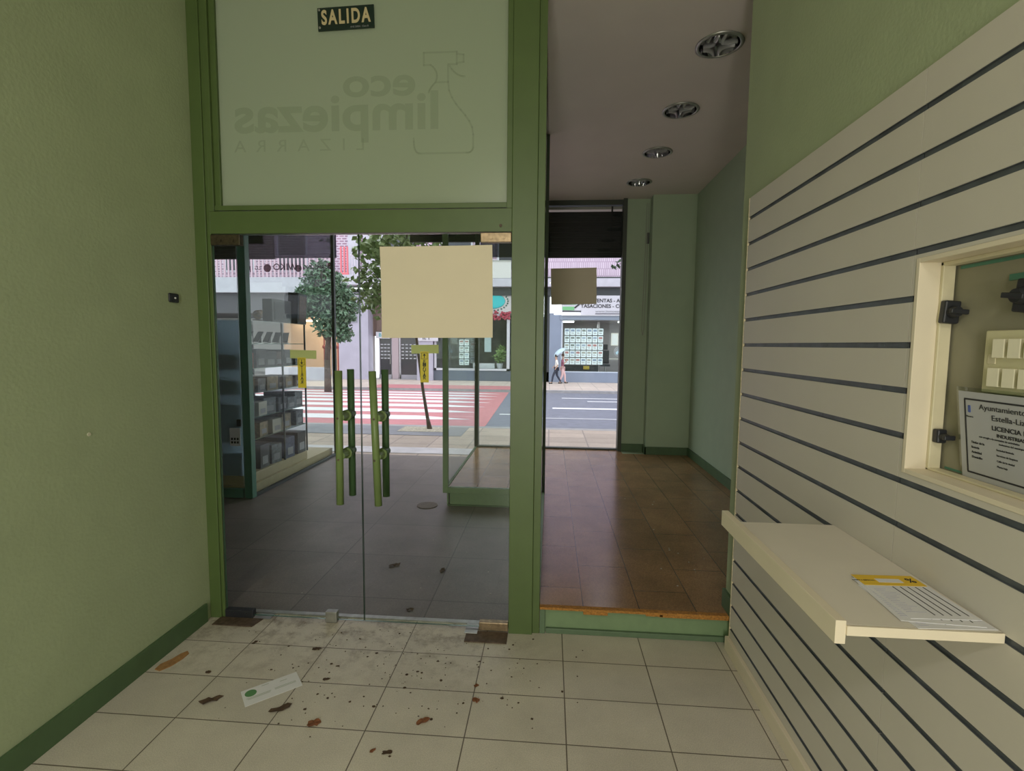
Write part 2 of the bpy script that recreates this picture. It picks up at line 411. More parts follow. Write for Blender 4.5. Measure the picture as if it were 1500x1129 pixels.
# ------------------------------------------------------------------ partition: posts, header, transom, doors
def trim(n, boxes, m=post_paint, bev=.002):
    b = MB()
    for d in boxes: b.box(*d, bev=bev)
    return struct(b.build('trim_%d' % n, m))
trim(1, [(-1.91, -1.845, D-.005, D+.03, 0, CZ), (-1.8455, -1.826, D+.004, D+.03, 0, CZ)])
trim(2, [(-.203, -.075, D-.01, D+.04, 0, CZ), (-.0745, -.036, D+.006, D+.04, .0, CZ)])
trim(3, [(-1.825, -.204, D, D+.04, 2.145, 2.262)])
trim(4, [(-1.825, -1.80, D+.0, D+.045, 2.262, CZ), (-1.80, -1.768, D+.014, D+.045, 2.292, CZ), (-.232, -.204, D+.0, D+.045, 2.262, CZ),
         (-1.825, -.204, D+.008, D+.045, 2.268, 2.294)], post_paint)
tag(MB().cyl((-.262, D-.004, 2.175), (-.262, D+.001, 2.175), .008, seg=9).build('screw_hole', rust), 'small rusty screw hole in the green door header above the brass fitting', 'screw hole')
w1 = MB().box(-1.77, -.23, D+.03, D+.038, 2.285, CZ).build('window_1', frost_m); struct(w1)
# faint company lettering, printed on the street side so it reads mirrored from inside
zz = D+.0285
def deco(s, size, x, z, bold=0, sx=1, sp=1):
    return text('lettering', s, size, (x, zz, z), BACK, decal_m, w1, .0002, bold, 'CENTER', sx, sp)
deco('limpiezas', .262, -1.135, 2.755, .022, 1.17)
deco('eco', .205, -.90, 2.905, .02, 1.30)
deco('LIZARRA', .088, -1.335, 2.60, 0, 1.15, 2.05)
lg = MB()
def stroke(pts, r=.0045):
    for a, b in zip(pts, pts[1:]):
        a = Vector((a[0], zz, a[1])); b = Vector((b[0], zz, b[1]))
        d = (b-a).normalized(); n_ = Vector((-d.z, 0, d.x))*r; e = d*r
        lg.poly([a-e+n_, b+e+n_, b+e-n_, a-e-n_], (0, .0003, 0))
def bez(p0, p1, p2, p3, n=8):
    return [tuple((1-t)**3*p0[i]+3*(1-t)**2*t*p1[i]+3*(1-t)*t*t*p2[i]+t**3*p3[i] for i in (0, 1)) for t in [k/n for k in range(n+1)]]
bx = -.625   # bottle centre
stroke([(bx-.04, 3.045), (bx-.04, 2.985), (bx-.005, 2.985)]); stroke([(bx-.04, 3.045), (bx+.13, 3.045), (bx+.13, 2.985), (bx+.09, 2.985)])
stroke([(bx+.13, 3.035), (bx+.165, 3.03), (bx+.165, 2.995), (bx+.13, 2.99)])
stroke(bez((bx-.005, 2.985), (bx+.03, 2.96), (bx+.035, 2.93), (bx+.02, 2.90)))
stroke(bez((bx+.095, 2.975), (bx+.12, 2.935), (bx+.15, 2.925), (bx+.17, 2.925)))
stroke([(bx+.02, 2.90), (bx+.085, 2.90)]); stroke([(bx+.085, 2.985), (bx+.085, 2.90)])
stroke(bez((bx+.085, 2.90), (bx+.085, 2.78), (bx+.215, 2.74), (bx+.215, 2.64)))
stroke([(bx+.215, 2.64), (bx+.215, 2.575)]); stroke(bez((bx+.215, 2.575), (bx+.21, 2.555), (bx+.20, 2.55), (bx+.18, 2.55)))
stroke([(bx+.18, 2.55), (bx-.06, 2.55)]); stroke(bez((bx-.06, 2.55), (bx-.09, 2.55), (bx-.095, 2.58), (bx-.095, 2.625)))
stroke(bez((bx+.02, 2.90), (bx, 2.88), (bx-.01, 2.87), (bx-.015, 2.85)))
lg.build('spray_bottle_outline', decal_m, w1)

# exit sign
ex = thing('exit_sign', 'small dark green exit sign with cream letters high on the frosted glass', 'sign', (-1.066, D+.02, 3.222), (0, R(-1.6), 0))
MB().box(-.148, .148, -.003, .003, -.056, .056, bev=.001).build('plate', mat('dark green sign plate', (.006, .022, .014), .35), ex, local=True)
o = text('lettering', 'SALIDA', .096, (0, -.0035, .004), FRONT, mat('cream sign ink', (.58, .48, .27), .6), None, .0006, .032, 'CENTER', .66, 1.3); o.parent = ex
o.data.name = 'lettering'
o = text('small_print', 'UNE 23034   Clase B', .011, (.07, -.0035, -.046), FRONT, greyink, None, .0004); o.parent = ex
for sx_ in (-.138,):
    for sz_ in (.045, -.04):
        MB().cyl((sx_, -.0032, sz_), (sx_, -.006, sz_), .006, seg=14).build('screw', steel, ex, local=True, smooth=True)

# glass doors
GY0, GY1 = D+.008, D+.020
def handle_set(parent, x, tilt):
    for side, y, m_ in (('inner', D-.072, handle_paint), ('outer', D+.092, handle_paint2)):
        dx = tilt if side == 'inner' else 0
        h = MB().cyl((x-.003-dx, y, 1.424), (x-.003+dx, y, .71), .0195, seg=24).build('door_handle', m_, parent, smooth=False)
        for p in h.data.polygons: p.use_smooth = len(p.vertices) == 4
        ya = y; yb = GY0 if side == 'inner' else GY1
        for k, z in enumerate((1.178, .972)):
            MB().cyl((x+.004, ya, z), (x+.004, yb, z), .021, seg=20).cyl((x+.004, yb+(-.008 if side == 'inner' else .008), z), (x+.004, yb, z), .03, seg=20).build('standoff', m_, h)
        if side == 'inner':
            for z in (1.175, .955): MB().cyl((x-.003+dx*.0, y-.019, z), (x-.003+dx*.0, y-.0215, z), .006, seg=12).build('screw', rust, h)
d1 = thing('door_1', None, None, (-1.80, D+.05, 0)); struct(d1)
d1['label'] = 'left frameless glass door leaf with green tubular handles'
pane('glass_leaf', (-1.822, -1.0175, GY0, GY1, .018, 2.138), d1)
MB().box(-1.824, -1.66, GY0-.012, GY1+.012, 2.085, 2.14, bev=.003).cyl((-1.77, GY0-.012, 2.11), (-1.77, GY0-.016, 2.11), .008).cyl((-1.70, GY0-.012, 2.11), (-1.70, GY0-.016, 2.11), .008).build('top_patch_fitting', dbrass, d1)
MB().box(-1.824, -1.66, GY0-.012, GY1+.012, .006, .05, bev=.003).cyl((-1.77, GY0-.012, .03), (-1.77, GY0-.016, .03), .006).cyl((-1.70, GY0-.012, .03), (-1.70, GY0-.016, .03), .006).build('bottom_patch_fitting', black, d1)
MB().box(-1.235, -1.17, GY0-.012, GY1+.012, .004, .066, bev=.004).build('floor_lock', steel, d1)
handle_set(d1, -1.10, -.002)
d2 = thing('door_2', None, None, (-.22, D+.05, 0)); struct(d2)
d2['label'] = 'right frameless glass door leaf with green tubular handles'
pane('glass_leaf', (-1.0125, -.206, GY0, GY1, .018, 2.138), d2)
MB().box(-.365, -.206, GY0-.012, GY1+.012, 2.092, 2.14, bev=.003).cyl((-.31, GY0-.012, 2.115), (-.31, GY0-.016, 2.115), .009).cyl((-.245, GY0-.012, 2.115), (-.245, GY0-.016, 2.115), .009).build('top_patch_fitting', brass, d2)
MB().box(-.365, -.206, GY0-.012, GY1+.012, .006, .052, bev=.003).cyl((-.31, GY0-.012, .03), (-.31, GY0-.016, .03), .008).cyl((-.245, GY0-.012, .03), (-.245, GY0-.016, .03), .008).build('bottom_patch_fitting', brass, d2)
handle_set(d2, -.905, .012)
# threshold
struct(box('trim_5', (-1.825, -.204, 2.66, 2.69, -.1, .008), steel))
fp = thing('floor_hinge_cover', 'dark steel floor hinge cover plate at the left door foot', 'hinge cover', (-1.72, 2.6, 0), group='floor plates of the doors')
MB().poly([(-1.85, 2.52, .001), (-1.62, 2.52, .001), (-1.60, 2.60, .001), (-1.85, 2.60, .001)], (0, 0, .005)).build('plate', rust, fp)
MB().box(-1.655, -1.56, 2.60, 2.655, .0005, .006, bev=.001).build('bright_plate', steel, fp)
fp = thing('floor_hinge_cover', 'rusty steel floor hinge cover plate at the right door foot', 'hinge cover', (-.3, 2.55, 0), group='floor plates of the doors')
MB().poly([(-.43, 2.49, .001), (-.205, 2.49, .001), (-.205, 2.59, .001), (-.43, 2.59, .001)], (0, 0, .005)).build('plate', rust, fp)
MB().box(-.44, -.37, 2.56, 2.655, .0065, .010, bev=.001).build('bright_plate', steel, fp)

# papers and stickers on the door glass
def sheet(name, label, cat, cx, cz, w, h, y, m_, rot=0, group=None, curl=0):
    b = MB(); n = 6
    rows = []
    for j in range(n+1):
        row = []
        for i in range(n+1):
            u, v = i/n-.5, j/n-.5
            row.append(b.bm.verts.new((u*w, -curl*(abs(u*2)**4)*(abs(v*2)**3), v*h)))
        rows.append(row)
    for j in range(n):
        for i in range(n): b.bm.faces.new((rows[j][i], rows[j][i+1], rows[j+1][i+1], rows[j+1][i]))
    o = b.build(name, m_)
    s = o.modifiers.new('thickness', 'SOLIDIFY'); s.thickness = .0006
    o.location = (cx, y, cz); o.rotation_euler = (0, rot, 0)
    return tag(o, label, cat, group)
sheet('paper_sheet', 'large blank cream sheet taped to the right glass door', 'paper sheet', -.598, 1.838, .592, .475, GY0-.002, cream_p, R(-.6), curl=.008)
sheet('paper_note', 'pale yellow blank strip above the sticker on the right door', 'paper note', -.665, 1.54, .148, .046, GY1+.003, note_p, R(-1))
sheet('paper_note', 'pale yellow blank strip above the sticker on the left door', 'paper note', -1.338, 1.505, .148, .046, GY1+.003, note_p, R(1))
def sticker(x, z, h, word, up, label):
    t = thing('door_sticker', label, 'sticker', (x, GY1+.0025, z))
    MB().box(-.023, .023, -.0008, .0008, -h/2, h/2).build('backing', yellow, t, local=True)
    rot = FRONT if up else BACK
    for i, ch in enumerate(word):
        o = text('lettering', ch, .026, (0, -.0013, h/2-.055-i*(h-.065)/len(word)), rot, ink, None, .0003, .02); o.parent = t
    b = MB(); zc = h/2-.024
    for d in ((-.017, .017, zc+.015, zc+.017), (-.017, .017, zc-.017, zc-.015), (-.017, -.015, zc-.017, zc+.017), (.015, .017, zc-.017, zc+.017), (-.002, .002, zc-.012, zc+.012)):
        b.box(d[0], d[1], -.0014, -.0008, d[2], d[3])
    s_ = 1 if up else -1
    b.poly([(-.009, -.0014, zc+s_*.002), (.009, -.0014, zc+s_*.002), (0, -.0014, zc+s_*.013)], (0, .0005, 0))
    b.build('arrow_symbol', ink, t, local=True)
sticker(-.668, 1.445, .165, 'EMPUJAR', True, 'yellow vertical push sticker with an up arrow on the right door')
sticker(-1.347, 1.405, .165, 'TIRAR', False, 'yellow vertical pull sticker with a down arrow on the left door')

# ------------------------------------------------------------------ raised display platform
PZ = .16
pl = thing('display_platform', 'raised display platform with polished brown tiles and green riser beside the doors', 'platform', (.47, 2.7, 0)); 
MB().box(-.034, .97, D+.02, 2.69, PZ-.03, PZ).box(-.034, 1.80, 2.69, 4.66, PZ-.03, PZ).box(-.034, 1.80, 4.66, 6.52, PZ-.03, PZ).box(-.98, -.034, 4.71, 6.52, PZ-.03, PZ).box(-.99, .965, 6.52, 6.72, PZ-.03, PZ).build('tile_top', tile_p, pl)
b = MB()
xs = -.034
b.box(-.034, .985, D-.012, D+.02, PZ-.014, PZ-.0005, bev=.002)
for x0, x1, dz in ((.20, .33, .018), (.53, .62, .010), (.60, .985, .013)): b.box(x0, x1, D-.010, D+.018, PZ-.014-dz, PZ-.010, bev=.002)
b.build('chipped_tile_edge', cork, pl)
MB().box(-.034, .98, D+.03, D+.05, .0, PZ-.03, bev=.001).build('riser_board', box_green, pl)
MB().box(-.0, .965, D+.012, D+.03, .0, .028, bev=.002).box(-.034, -.005, D+.008, D+.03, 0, PZ-.016, bev=.002).build('kick_strip', mat('riser strip paint', (.11, .17, .10), .45, noise=.1), pl)
# display bay walls
b = MB(); b.box(1.80, 1.95, 2.69, 6.95, 0, CZ)
struct(b.build('wall_display_right', wall_paint2))
struct(box('wall_display_near', (1.12, 1.95, 2.61, 2.69, 0, CZ), wall_paint2))
b = MB(); b.box(.965, 1.26, 6.70, 6.95, 0, CZ); b.box(.965, 1.26, 6.52, 6.70, 0, PZ); b.box(1.26, 1.80, 6.52, 6.95, 0, CZ)
struct(b.build('wall_display_front', wall_paint2))
b = MB(); b.box(1.782, 1.80, 2.70, 6.52, PZ, PZ+.10, bev=.002); b.box(1.242, 1.80, 6.502, 6.52, PZ, PZ+.10, bev=.002)
b.box(.965, 1.26, 6.682, 6.70, PZ, PZ+.10, bev=.002); b.box(1.242, 1.26, 6.502, 6.70, PZ, PZ+.10)
struct(b.build('baseboard_display', dgreen))
struct(box('baseboard_right.001', (.955, .972, 2.57, 2.70, PZ, PZ+.10), dgreen, bev=.002))
# window to the street
b = MB(); b.box(.915, .965, 6.66, 6.80, PZ, CZ); b.box(-.99, .965, 6.72, 6.80, PZ-.0, PZ+.018); b.box(-1.0, .965, 6.72, 6.80, 3.385, CZ)
b.box(-1.015, -.965, 6.70, 6.80, PZ, CZ)
w3 = struct(b.build('window_2', mat('dark bronze frame', (.05, .06, .045), .45)))
pane('pane', (-.965, .915, 6.75, 6.758, PZ+.018, 3.385), w3)
sh = thing('roller_shutter', 'black roller shutter lowered over the top of the street window', 'shutter', (.4, 6.84, 2.73))
b = MB()
for k in range(9): b.box(-.06, .93, 6.82+.0, 6.84, 2.735+k*.066, 2.735+k*.066+.064, bev=.004)
b.build('slats', blackm, sh); MB().box(-.06, .93, 6.81, 6.85, 2.73, 2.742).build('bottom_bar', blackm, sh)
MB().cyl((.79, 6.83, 2.8), (.79, 6.83, 3.42), .012).build('lift_rod', blackm, sh)
sh = thing('roller_shutter', 'black shutter over the street edge of the entrance, left of the bay shutter', 'shutter', (-1.2, 6.84, 2.9))
b = MB()
for k in range(6): b.box(-1.93, -.07, 6.82, 6.84, 2.955+k*.066, 2.955+k*.066+.064, bev=.004)
b.build('slats', blackm, sh); MB().box(-1.93, -.07, 6.81, 6.85, 2.945, 2.958).build('bottom_bar', blackm, sh)
struct(box('window_3', (-.96, -.07, 6.80, 6.806, 2.735, 2.945), glass_t))
sheet('paper_sheet', 'blank greyish cream sheet on the street window of the display bay', 'paper sheet', .30, 2.345, .60, .475, 6.742, cream_p, R(-1.2))
# blind cord
b = MB(); b.tube([(1.235, 6.66, 3.39), (1.225, 6.655, 2.4), (1.215, 6.65, 1.8), (1.20, 6.65, 1.70), (1.185, 6.65, 1.78), (1.20, 6.655, 2.5), (1.21, 6.66, 3.39)], .0035, 6)
tag(b.build('blind_cord', mat('grey cord', (.3, .3, .26), .8)), 'thin looped blind cord hanging on the green wall beside the street window', 'cord')
tag(MB().box(1.225, 1.25, 6.67, 6.70, 2.88, 3.02, bev=.004).build('cord_holder', black), 'small black cord holder on the green wall above the looped cord', 'holder')

# glass side of the display bay
w4 = thing('display_window', 'tall green edged glass wall from the centre post along the display platform', 'display window', (-.05, 3.6, 0))
pane('pane', (-.054, -.044, D+.04, 4.66, PZ, CZ), w4)
MB().box(-.068, -.034, D+.04, 4.66, PZ-.05, PZ+.008).box(-.075, -.055, D+.04, 4.66, 0, PZ-.05).build('bottom_rail', box_green, w4)
MB().box(-.060, -.030, 4.655, 4.685, PZ, CZ).build('corner_strip', mat('dark grey green strip', (.055, .075, .055), .4), w4)
w5 = thing('display_window', 'green framed glass display box seen through the right door', 'display window', (-.99, 4.7, 0))
b = MB(); b.box(-1.015, -.965, 4.665, 4.715, PZ-.03, CZ, bev=.003)
b.build('post', box_green, w5)
MB().box(-.965, -.034, 4.665, 4.715, PZ-.03, PZ+.025, bev=.003).build('front_rail', box_green, w5)
MB().box(-1.01, -.985, 4.715, 6.70, PZ-.03, PZ+.012, bev=.003).build('side_rail', box_green, w5)
MB().box(-.95, -.06, 4.70, 4.72, 0, PZ-.03).box(-.985, -.97, 4.72, 6.72, 0, PZ-.03).build('riser', box_green, w5)
MB().box(-.97, -.04, 4.683, 4.70, 0, .012).build('kick_strip', dgreen, w5)
pane('pane', (-.965, -.062, 4.68, 4.688, PZ+.025, CZ), w5)
pane('pane', (-1.0, -.992, 4.715, 6.70, PZ+.012, CZ), w5)
MB().cyl((-1.028, 4.69, .0), (-1.028, 4.69, .004), .10, seg=28).build('drain_cover', rust, None)
bpy.data.objects['drain_cover'].location = (-.14, -.02, 0.0)
tag(bpy.data.objects['drain_cover'], 'round dark metal cover in the slate floor beside the green display box', 'floor cover')

# ------------------------------------------------------------------ entrance vestibule
struct(box('floor_vestibule', (-5.2, -.03, 2.66, 6.8, -.12, -.002), tile_v))
struct(box('wall_vestibule_left', (-5.3, -5.2, 2.6, 6.9, 0, CZ), mat('grey vestibule plaster', (.42, .40, .44), .8, noise=.05)))
struct(box('wall_vestibule_near', (-5.2, -2.05, 2.6, 2.72, 0, CZ), MATS['grey vestibule plaster']))
struct(box('wall_street_above', (-8, 6, 6.86, 7.2, 3.365, 13), mat('beige street render', (.5, .46, .42), .8)))
struct(box('wall_street_side', (1.26, 6, 6.95, 7.2, -.2, 3.42), MATS['beige street render']))
struct(box('wall_street_side.001', (-9, -5.2, 6.9, 7.2, -.2, 3.42), MATS['beige street render']))

# neighbour's corner display window
w6 = thing('display_window', 'dark green framed corner display window on the left of the entrance', 'display window', (-3.05, 4.72, 0))
MB().box(-3.035, -2.955, 4.69, 4.765, 0, CZ, bev=.004).build('post', case_green, w6)
MB().box(-3.0, -2.96, 6.70, 6.75, 0, CZ).build('post', mat('blackened frame', (.02, .03, .035), .5), w6)
MB().box(-5.2, -3.06, 4.70, 4.75, 0, .09, bev=.003).build('front_rail', case_green, w6)
MB().box(-2.99, -2.955, 4.765, 6.70, 0, .03).build('side_rail', MATS['blackened frame'], w6)
pane('pane', (-5.2, -3.06, 4.72, 4.728, .09, CZ), w6)
pane('pane', (-2.982, -2.974, 4.765, 6.70, .03, CZ), w6)
pane('pane', (-5.2, -2.985, 6.74, 6.748, .03, CZ), w6)
MB().box(-5.2, -3.03, 4.755, 6.70, 0, .10).build('base', mat('beige plinth laminate', (.42, .34, .20), .5, noise=.08), w6)
# lettering on the street pane
def gl(s, size, x, z, m_=decal_m2, bold=.01): return text('glass_lettering', s, size, (x, 6.737, z), BACK, m_, w6, .0004, bold)
gl('WIKO', .125, -3.665, 2.60); gl('SAMSUNG', .075, -3.24, 2.60); gl('N', .12, -4.20, 2.57); gl('LG', .07, -4.06, 2.59)
b = MB(); b.cyl((-3.92, 6.737, 2.59), (-3.92, 6.7375, 2.59), .055, seg=20).build('glass_dot', decal_m2, w6)
b = MB(); b.cyl((-3.475, 6.737, 2.585), (-3.475, 6.7375, 2.585), .048, seg=20).build('glass_emblem', decal_m2, w6)
b = MB(); b.cyl((-3.02, 6.737, 2.62), (-3.02, 6.7375, 2.62), .045, seg=20).build('glass_dot', decal_m2, w6)
gl('d', .20, -3.12, 2.47, road_paint, .012); gl('a', .20, -3.22, 2.40, road_paint, .012)
sh = thing('roller_shutter', 'black shutter panel at the top of the left display window', 'shutter', (-4.2, 6.84, 2.73))
b = MB()
for k in range(9): b.box(-5.2, -3.86, 6.82, 6.84, 2.735+k*.066, 2.735+k*.066+.064, bev=.004)
b.build('slats', blackm, sh); MB().box(-5.2, -3.86, 6.81, 6.85, 2.728, 2.74).build('bottom_bar', blackm, sh)
struct(box('window_4', (-3.86, -2.96, 6.80, 6.806, 2.735, 3.42), glass_t))

# glass cabinet with goods inside the corner window
SH = [.55, .78, 1.04, 1.297, 1.553]
cab = thing('glass_cabinet', 'glass display cabinet with five shelves inside the left display window', 'cabinet', (-3.4, 5.4, .10))
X0, X1, Y0, Y1 = -3.75, -3.07, 4.80, 6.06
MB().box(X0, X1, Y0, Y1, .10, .20, bev=.004).build('base', MATS['beige plinth laminate'], cab)
MB().box(X0, X1, Y0, Y1, 1.785, 1.795).build('top', [glass_n], cab)
for z in SH: 
    MB().box(X0+.01, X1-.01, Y0+.01, Y1-.01, z-.008, z, edge=1).build('shelf', [glass('shelf glass', (.72, .82, .86), .12, .6), glass_e], cab)
for x, y in ((X0, Y0), (X1, Y0), (X1, Y1), (X0, Y1), (X1, (Y0+Y1)/2+.1)): MB().box(x-.008, x+.008, y-.008, y+.008, .20, 1.79).build('upright', MATS['blackened frame'], cab)
MB().box(X0-.002, X0+.004, Y0, Y1, .2, 1.785).build('back_pane', glass('smoky back glass', (.42, .45, .5), .03, .4), cab)
MB().box(X0, X1, Y0-.003, Y0+.003, .2, 1.785).build('side_pane', sidefilm(), cab)
boxc = [mat('charcoal box', (.02, .023, .033), .6, noise=.5, nscale=30), mat('brown box', (.09, .045, .035), .6, noise=.5, nscale=30), mat('orange box', (.42, .09, .04), .6), mat('grey box', (.13, .14, .17), .6, noise=.6, nscale=25), mat('pale box', (.5, .47, .42), .6), mat('blue box', (.045, .06, .13), .6, noise=.4, nscale=25), mat('sand box', (.25, .19, .12), .6, noise=.5, nscale=25)]
cn = ['charcoal', 'brown', 'orange', 'grey', 'white', 'blue', 'sand coloured']
# phones on stands, top shelf
ph = None
for i in range(6):
    y = 4.93+i*.19
    t = thing('phone_on_stand', 'dark phone leaning on a stand on the top cabinet shelf, %s from the near end' % ORD[i], 'phone', (-3.22, y, SH[4]), (0, 0, R(-20+7*i)), group='phones on the top cabinet shelf')
    Mx = Matrix.Translation((0, 0, .075)) @ Matrix.Rotation(R(-42), 4, 'X')
    if ph is None:
        a = MB().box(-.035, .035, -.005, .005, -.075, .075, bev=.003, M=Mx).build('phone_body', boxc[0], t, local=True)
        b_ = MB().box(-.03, .03, -.05, .05, 0, .006).box(-.02, .02, .03, .04, 0, .08).build('stand', steel, t, local=True)
        ph = (a, b_)
    else:
        for s_ in ph:
            c = s_.copy(); c.parent = t; COL.objects.link(c)
def lidbox(label, x, y, z, w, d, h, m_, rz=0, group=None):
    t = thing('product_box', label, 'box', (x, y, z), (0, 0, rz), group=group)
    MB().box(-w/2, w/2, -d/2, d/2, 0, h*.7).build('box_body', m_, t, local=True)
    MB().box(-w/2-.002, w/2+.002, -d/2-.002, d/2+.002, h*.7, h, bev=.001).build('lid', m_, t, local=True)
    MB().box(w/2+.002, w/2+.003, -d*.3, d*.3, h*.15, h*.5).build('printed_label', greyink, t, local=True)
shelfname = ['lowest', 'second lowest', 'middle', 'second highest', 'highest']
for si, z in enumerate([.20]+SH[:4]):
    n = [5, 5, 6, 6, 6][si]
    for i in range(n):
        ci = [(5, 0, 3, 5, 0), (1, 6, 4, 6, 3), (3, 4, 3, 0, 3, 3), (6, 3, 6, 0, 6, 1), (2, 0, 0, 1, 0, 3)][si][i]
        h = [.28, .19, .18, .16, .20][si]*(.75+.3*random.random()); w = .36+.1*random.random()
        y = Y0+.12+(Y1-Y0-.24)*i/(n-1)
        lidbox('%s box in the glass cabinet, %s, %s from the near end' % (cn[ci], ['on the base', 'lowest shelf', 'second shelf', 'third shelf', 'fourth shelf'][si], ORD[i]),
               -3.30, y, z, w, .17+.03*random.random(), h, boxc[ci], R(random.uniform(-8, 8)), 'goods in the glass cabinet')
t = thing('speaker_box', 'tall dark box display standing on top of the glass cabinet, right of the wide one', 'display box', (-3.12, 5.98, 1.795), (R(0), R(3), R(8)))
MB().box(-.06, .06, -.15, .15, 0, .37, bev=.004).build('box_body', boxc[0], t, local=True); MB().box(.061, .066, -.12, .12, .03, .34).build('front_cover', boxc[1], t, local=True)
t = thing('speaker_box', 'wide dark box display standing on top of the glass cabinet', 'display box', (-3.16, 5.62, 1.795), (0, 0, R(-5)))
MB().box(-.06, .06, -.19, .17, 0, .26, bev=.004).build('box_body', black, t, local=True); MB().box(.061, .066, -.15, .14, .03, .23).build('front_cover', boxc[0], t, local=True)
t = thing('ornament', 'small brown and gold ornament on top of the glass cabinet near the green post', 'ornament', (-3.14, 5.18, 1.795))
MB().cyl((0, 0, 0), (0, 0, .015), .05).build('foot', boxc[1], t, local=True)
MB().sph((0, 0, .065), .05, 1, 1.1, 1.0).sph((.02, .03, .10), .022).sph((.02, -.03, .095), .02).build('ornament_body', mat('gold brown lacquer', (.30, .15, .03), .35, noise=.6, nscale=30), t, local=True, smooth=True)
# key plate behind the front pane
t = thing('wall_switch_panel', 'white panel with six dark buttons low behind the left display window front', 'panel', (-3.13, 4.712, .62))
MB().box(-.055, .055, -.004, .004, -.09, .09, bev=.002).build('plate', white_p, t, local=True)
for r_ in range(2):
    for c_ in range(3): MB().box(-.04+c_*.03, -.022+c_*.03, -.007, -.003, -.03-r_*.035, -.008-r_*.035).build('button', black, t, local=True)
tag(MB().box(-3.10, -3.06, 4.69, 4.718, .73, .80, bev=.008).build('window_lock', black), 'small black lock on the left display window beside the dark green post', 'lock')

# ------------------------------------------------------------------ slatwall
P0 = .1195; PIT = .1215
grooves = [P0+PIT*k for k in range(18)]
def slatwall(y0, y1, label, hole=None):
    t = thing('slatwall_panel', label, 'slatwall', (.95, (y0+y1)/2, 0), group='cream slatwall panels')
    g = .0085
    zs = [.0]+[z for q in grooves for z in (q-g, q+g)]+[2.283]
    b = MB()
    def put(ya, yb, za, zb, xa=.95, xb=.964):
        if yb-ya > 1e-4 and zb-za > 1e-4: b.box(xa, xb, ya, yb, za, zb)
    def cut(za, zb, xa=.95, xb=.964):
        if hole and za < hole[3] and zb > hole[2]:
            put(hole[1], y1, za, zb, xa, xb); put(y0, hole[0], za, zb, xa, xb)
            put(hole[0], hole[1], za, hole[2], xa, xb); put(hole[0], hole[1], hole[3], zb, xa, xb)
        else: put(y0, y1, za, zb, xa, xb)
    for a, c in zip(zs[::2], zs[1::2]): cut(a, c)
    cut(0, 2.283, .964, .972)
    b.build('board', slat_m, t)
    for q in grooves:
        segs = [(y0, y1)]
        if hole and hole[2] < q < hole[3]: segs = [(hole[1]+.001, y1), (y0, hole[0])]
        r = MB()
        for a, c in segs:
            if c-a < .005: continue
            r.box(.9565, .9638, a+.001, c-.001, q-g, q+g); r.box(.9507, .9615, a+.001, c-.001, q+g-.0015, q+g-.0003); r.box(.9507, .9615, a+.001, c-.001, q-g+.0003, q-g+.0015)
            yy = a+.1
            while yy < c: r.cyl((.9565, yy, q), (.9555, yy, q), .003, seg=8); yy += .3
        r.build('groove_rail', rail_m, t)
    return t
s1 = slatwall(1.412, 2.553, 'far cream slatwall panel ending beside the display platform')
MB().box(.9485, .972, 2.553, 2.557, 0, 2.283).build('edge_strip', raw_edge, s1)
s2 = slatwall(-.6, 1.410, 'near cream slatwall panel with the fuse recess and shelf', (RY0-.0125, RY1+.0125, RZ0-.0125, RZ1+.0125))
s2b = None
# recess: cream lining, inner frame, grey back board
rc = thing('recess_frame', 'cream wooden lining frame of the recess in the slatwall', 'frame', (.95, RY1, RZ0))
TH = .012
b = MB()
b.box(.948, 1.02, RY1-.0, RY1+TH, RZ0-TH, RZ1+TH, bev=.001); b.box(.948, 1.02, RY0-TH, RY0, RZ0-TH, RZ1+TH, bev=.001)
b.box(.948, 1.02, RY0, RY1, RZ0-TH, RZ0, bev=.001); b.box(.948, 1.02, RY0, RY1, RZ1, RZ1+TH, bev=.001)
b.build('lining', cream, rc)
b = MB(); s_ = .022
b.box(1.0, 1.03, RY1-.010, RY1, RZ0, RZ1, bev=.002); b.box(1.0, 1.03, RY0, RY0+s_, RZ0, RZ1, bev=.002)
b.box(1.0, 1.03, RY0, RY1, RZ1-.010, RZ1, bev=.002); b.box(1.0, 1.03, RY0, RY1, RZ0, RZ0+.006, bev=.002)
b.build('inner_frame', mat('yellowed cream paint', (.66, .60, .42), .5, noise=.06), rc)
cd = thing('fuse_cupboard', 'grey green board of the fuse cupboard inside the recess', 'cupboard', (1.07, .9, RZ0))
MB().box(1.035, 1.05, RY0, RY1, RZ0, RZ1).build('board', mat('olive grey board', (.27, .255, .185), .6, noise=.06, nscale=5), cd)
MB().box(1.033, 1.036, RY0+.02, RY1-.02, RZ1-.020, RZ1-.012).build('green_strip', case_green, cd)
MB().box(1.033, 1.036, RY0+.02, RY1-.02, RZ0+.008, RZ0+.013).build('green_strip', case_green, cd)
MB().box(1.0325, 1.035, 1.13, 1.226, 1.724, 1.738).build('label_tape', case_green, cd)
def knob(y, z, rz, label, big=1, turn=0):
    t = thing('turn_latch', label, 'latch', (1.035 if not turn else 1.014, y, z), (rz, 0, turn), group='black turn latches in the recess')
    MB().box(-.020, 0, -.019*big, .019*big, -.029*big, .029*big, bev=.004).build('latch_body', black, t, local=True)
    MB().cyl((-.020, 0, 0), (-.038, 0, 0), .016*big, .012*big, seg=18).box(-.045, -.036, -.021*big, .021*big, -.006, .006, bev=.002).build('thumb_turn', black, t, local=True)
knob(1.374, 1.662, R(4), 'black turn latch at the upper left corner of the recess', 1, R(90))
knob(1.374, 1.343, R(0), 'black turn latch at the lower left of the recess, beside the licence', .62, R(90))
knob(1.168, 1.685, R(8), 'black turn latch below the green label tape in the recess', 1.25)
sp_ = thing('switch_plate', 'cream plate with two rows of rocker switches in the recess', 'switch plate', (1.035, 1.12, 1.54))
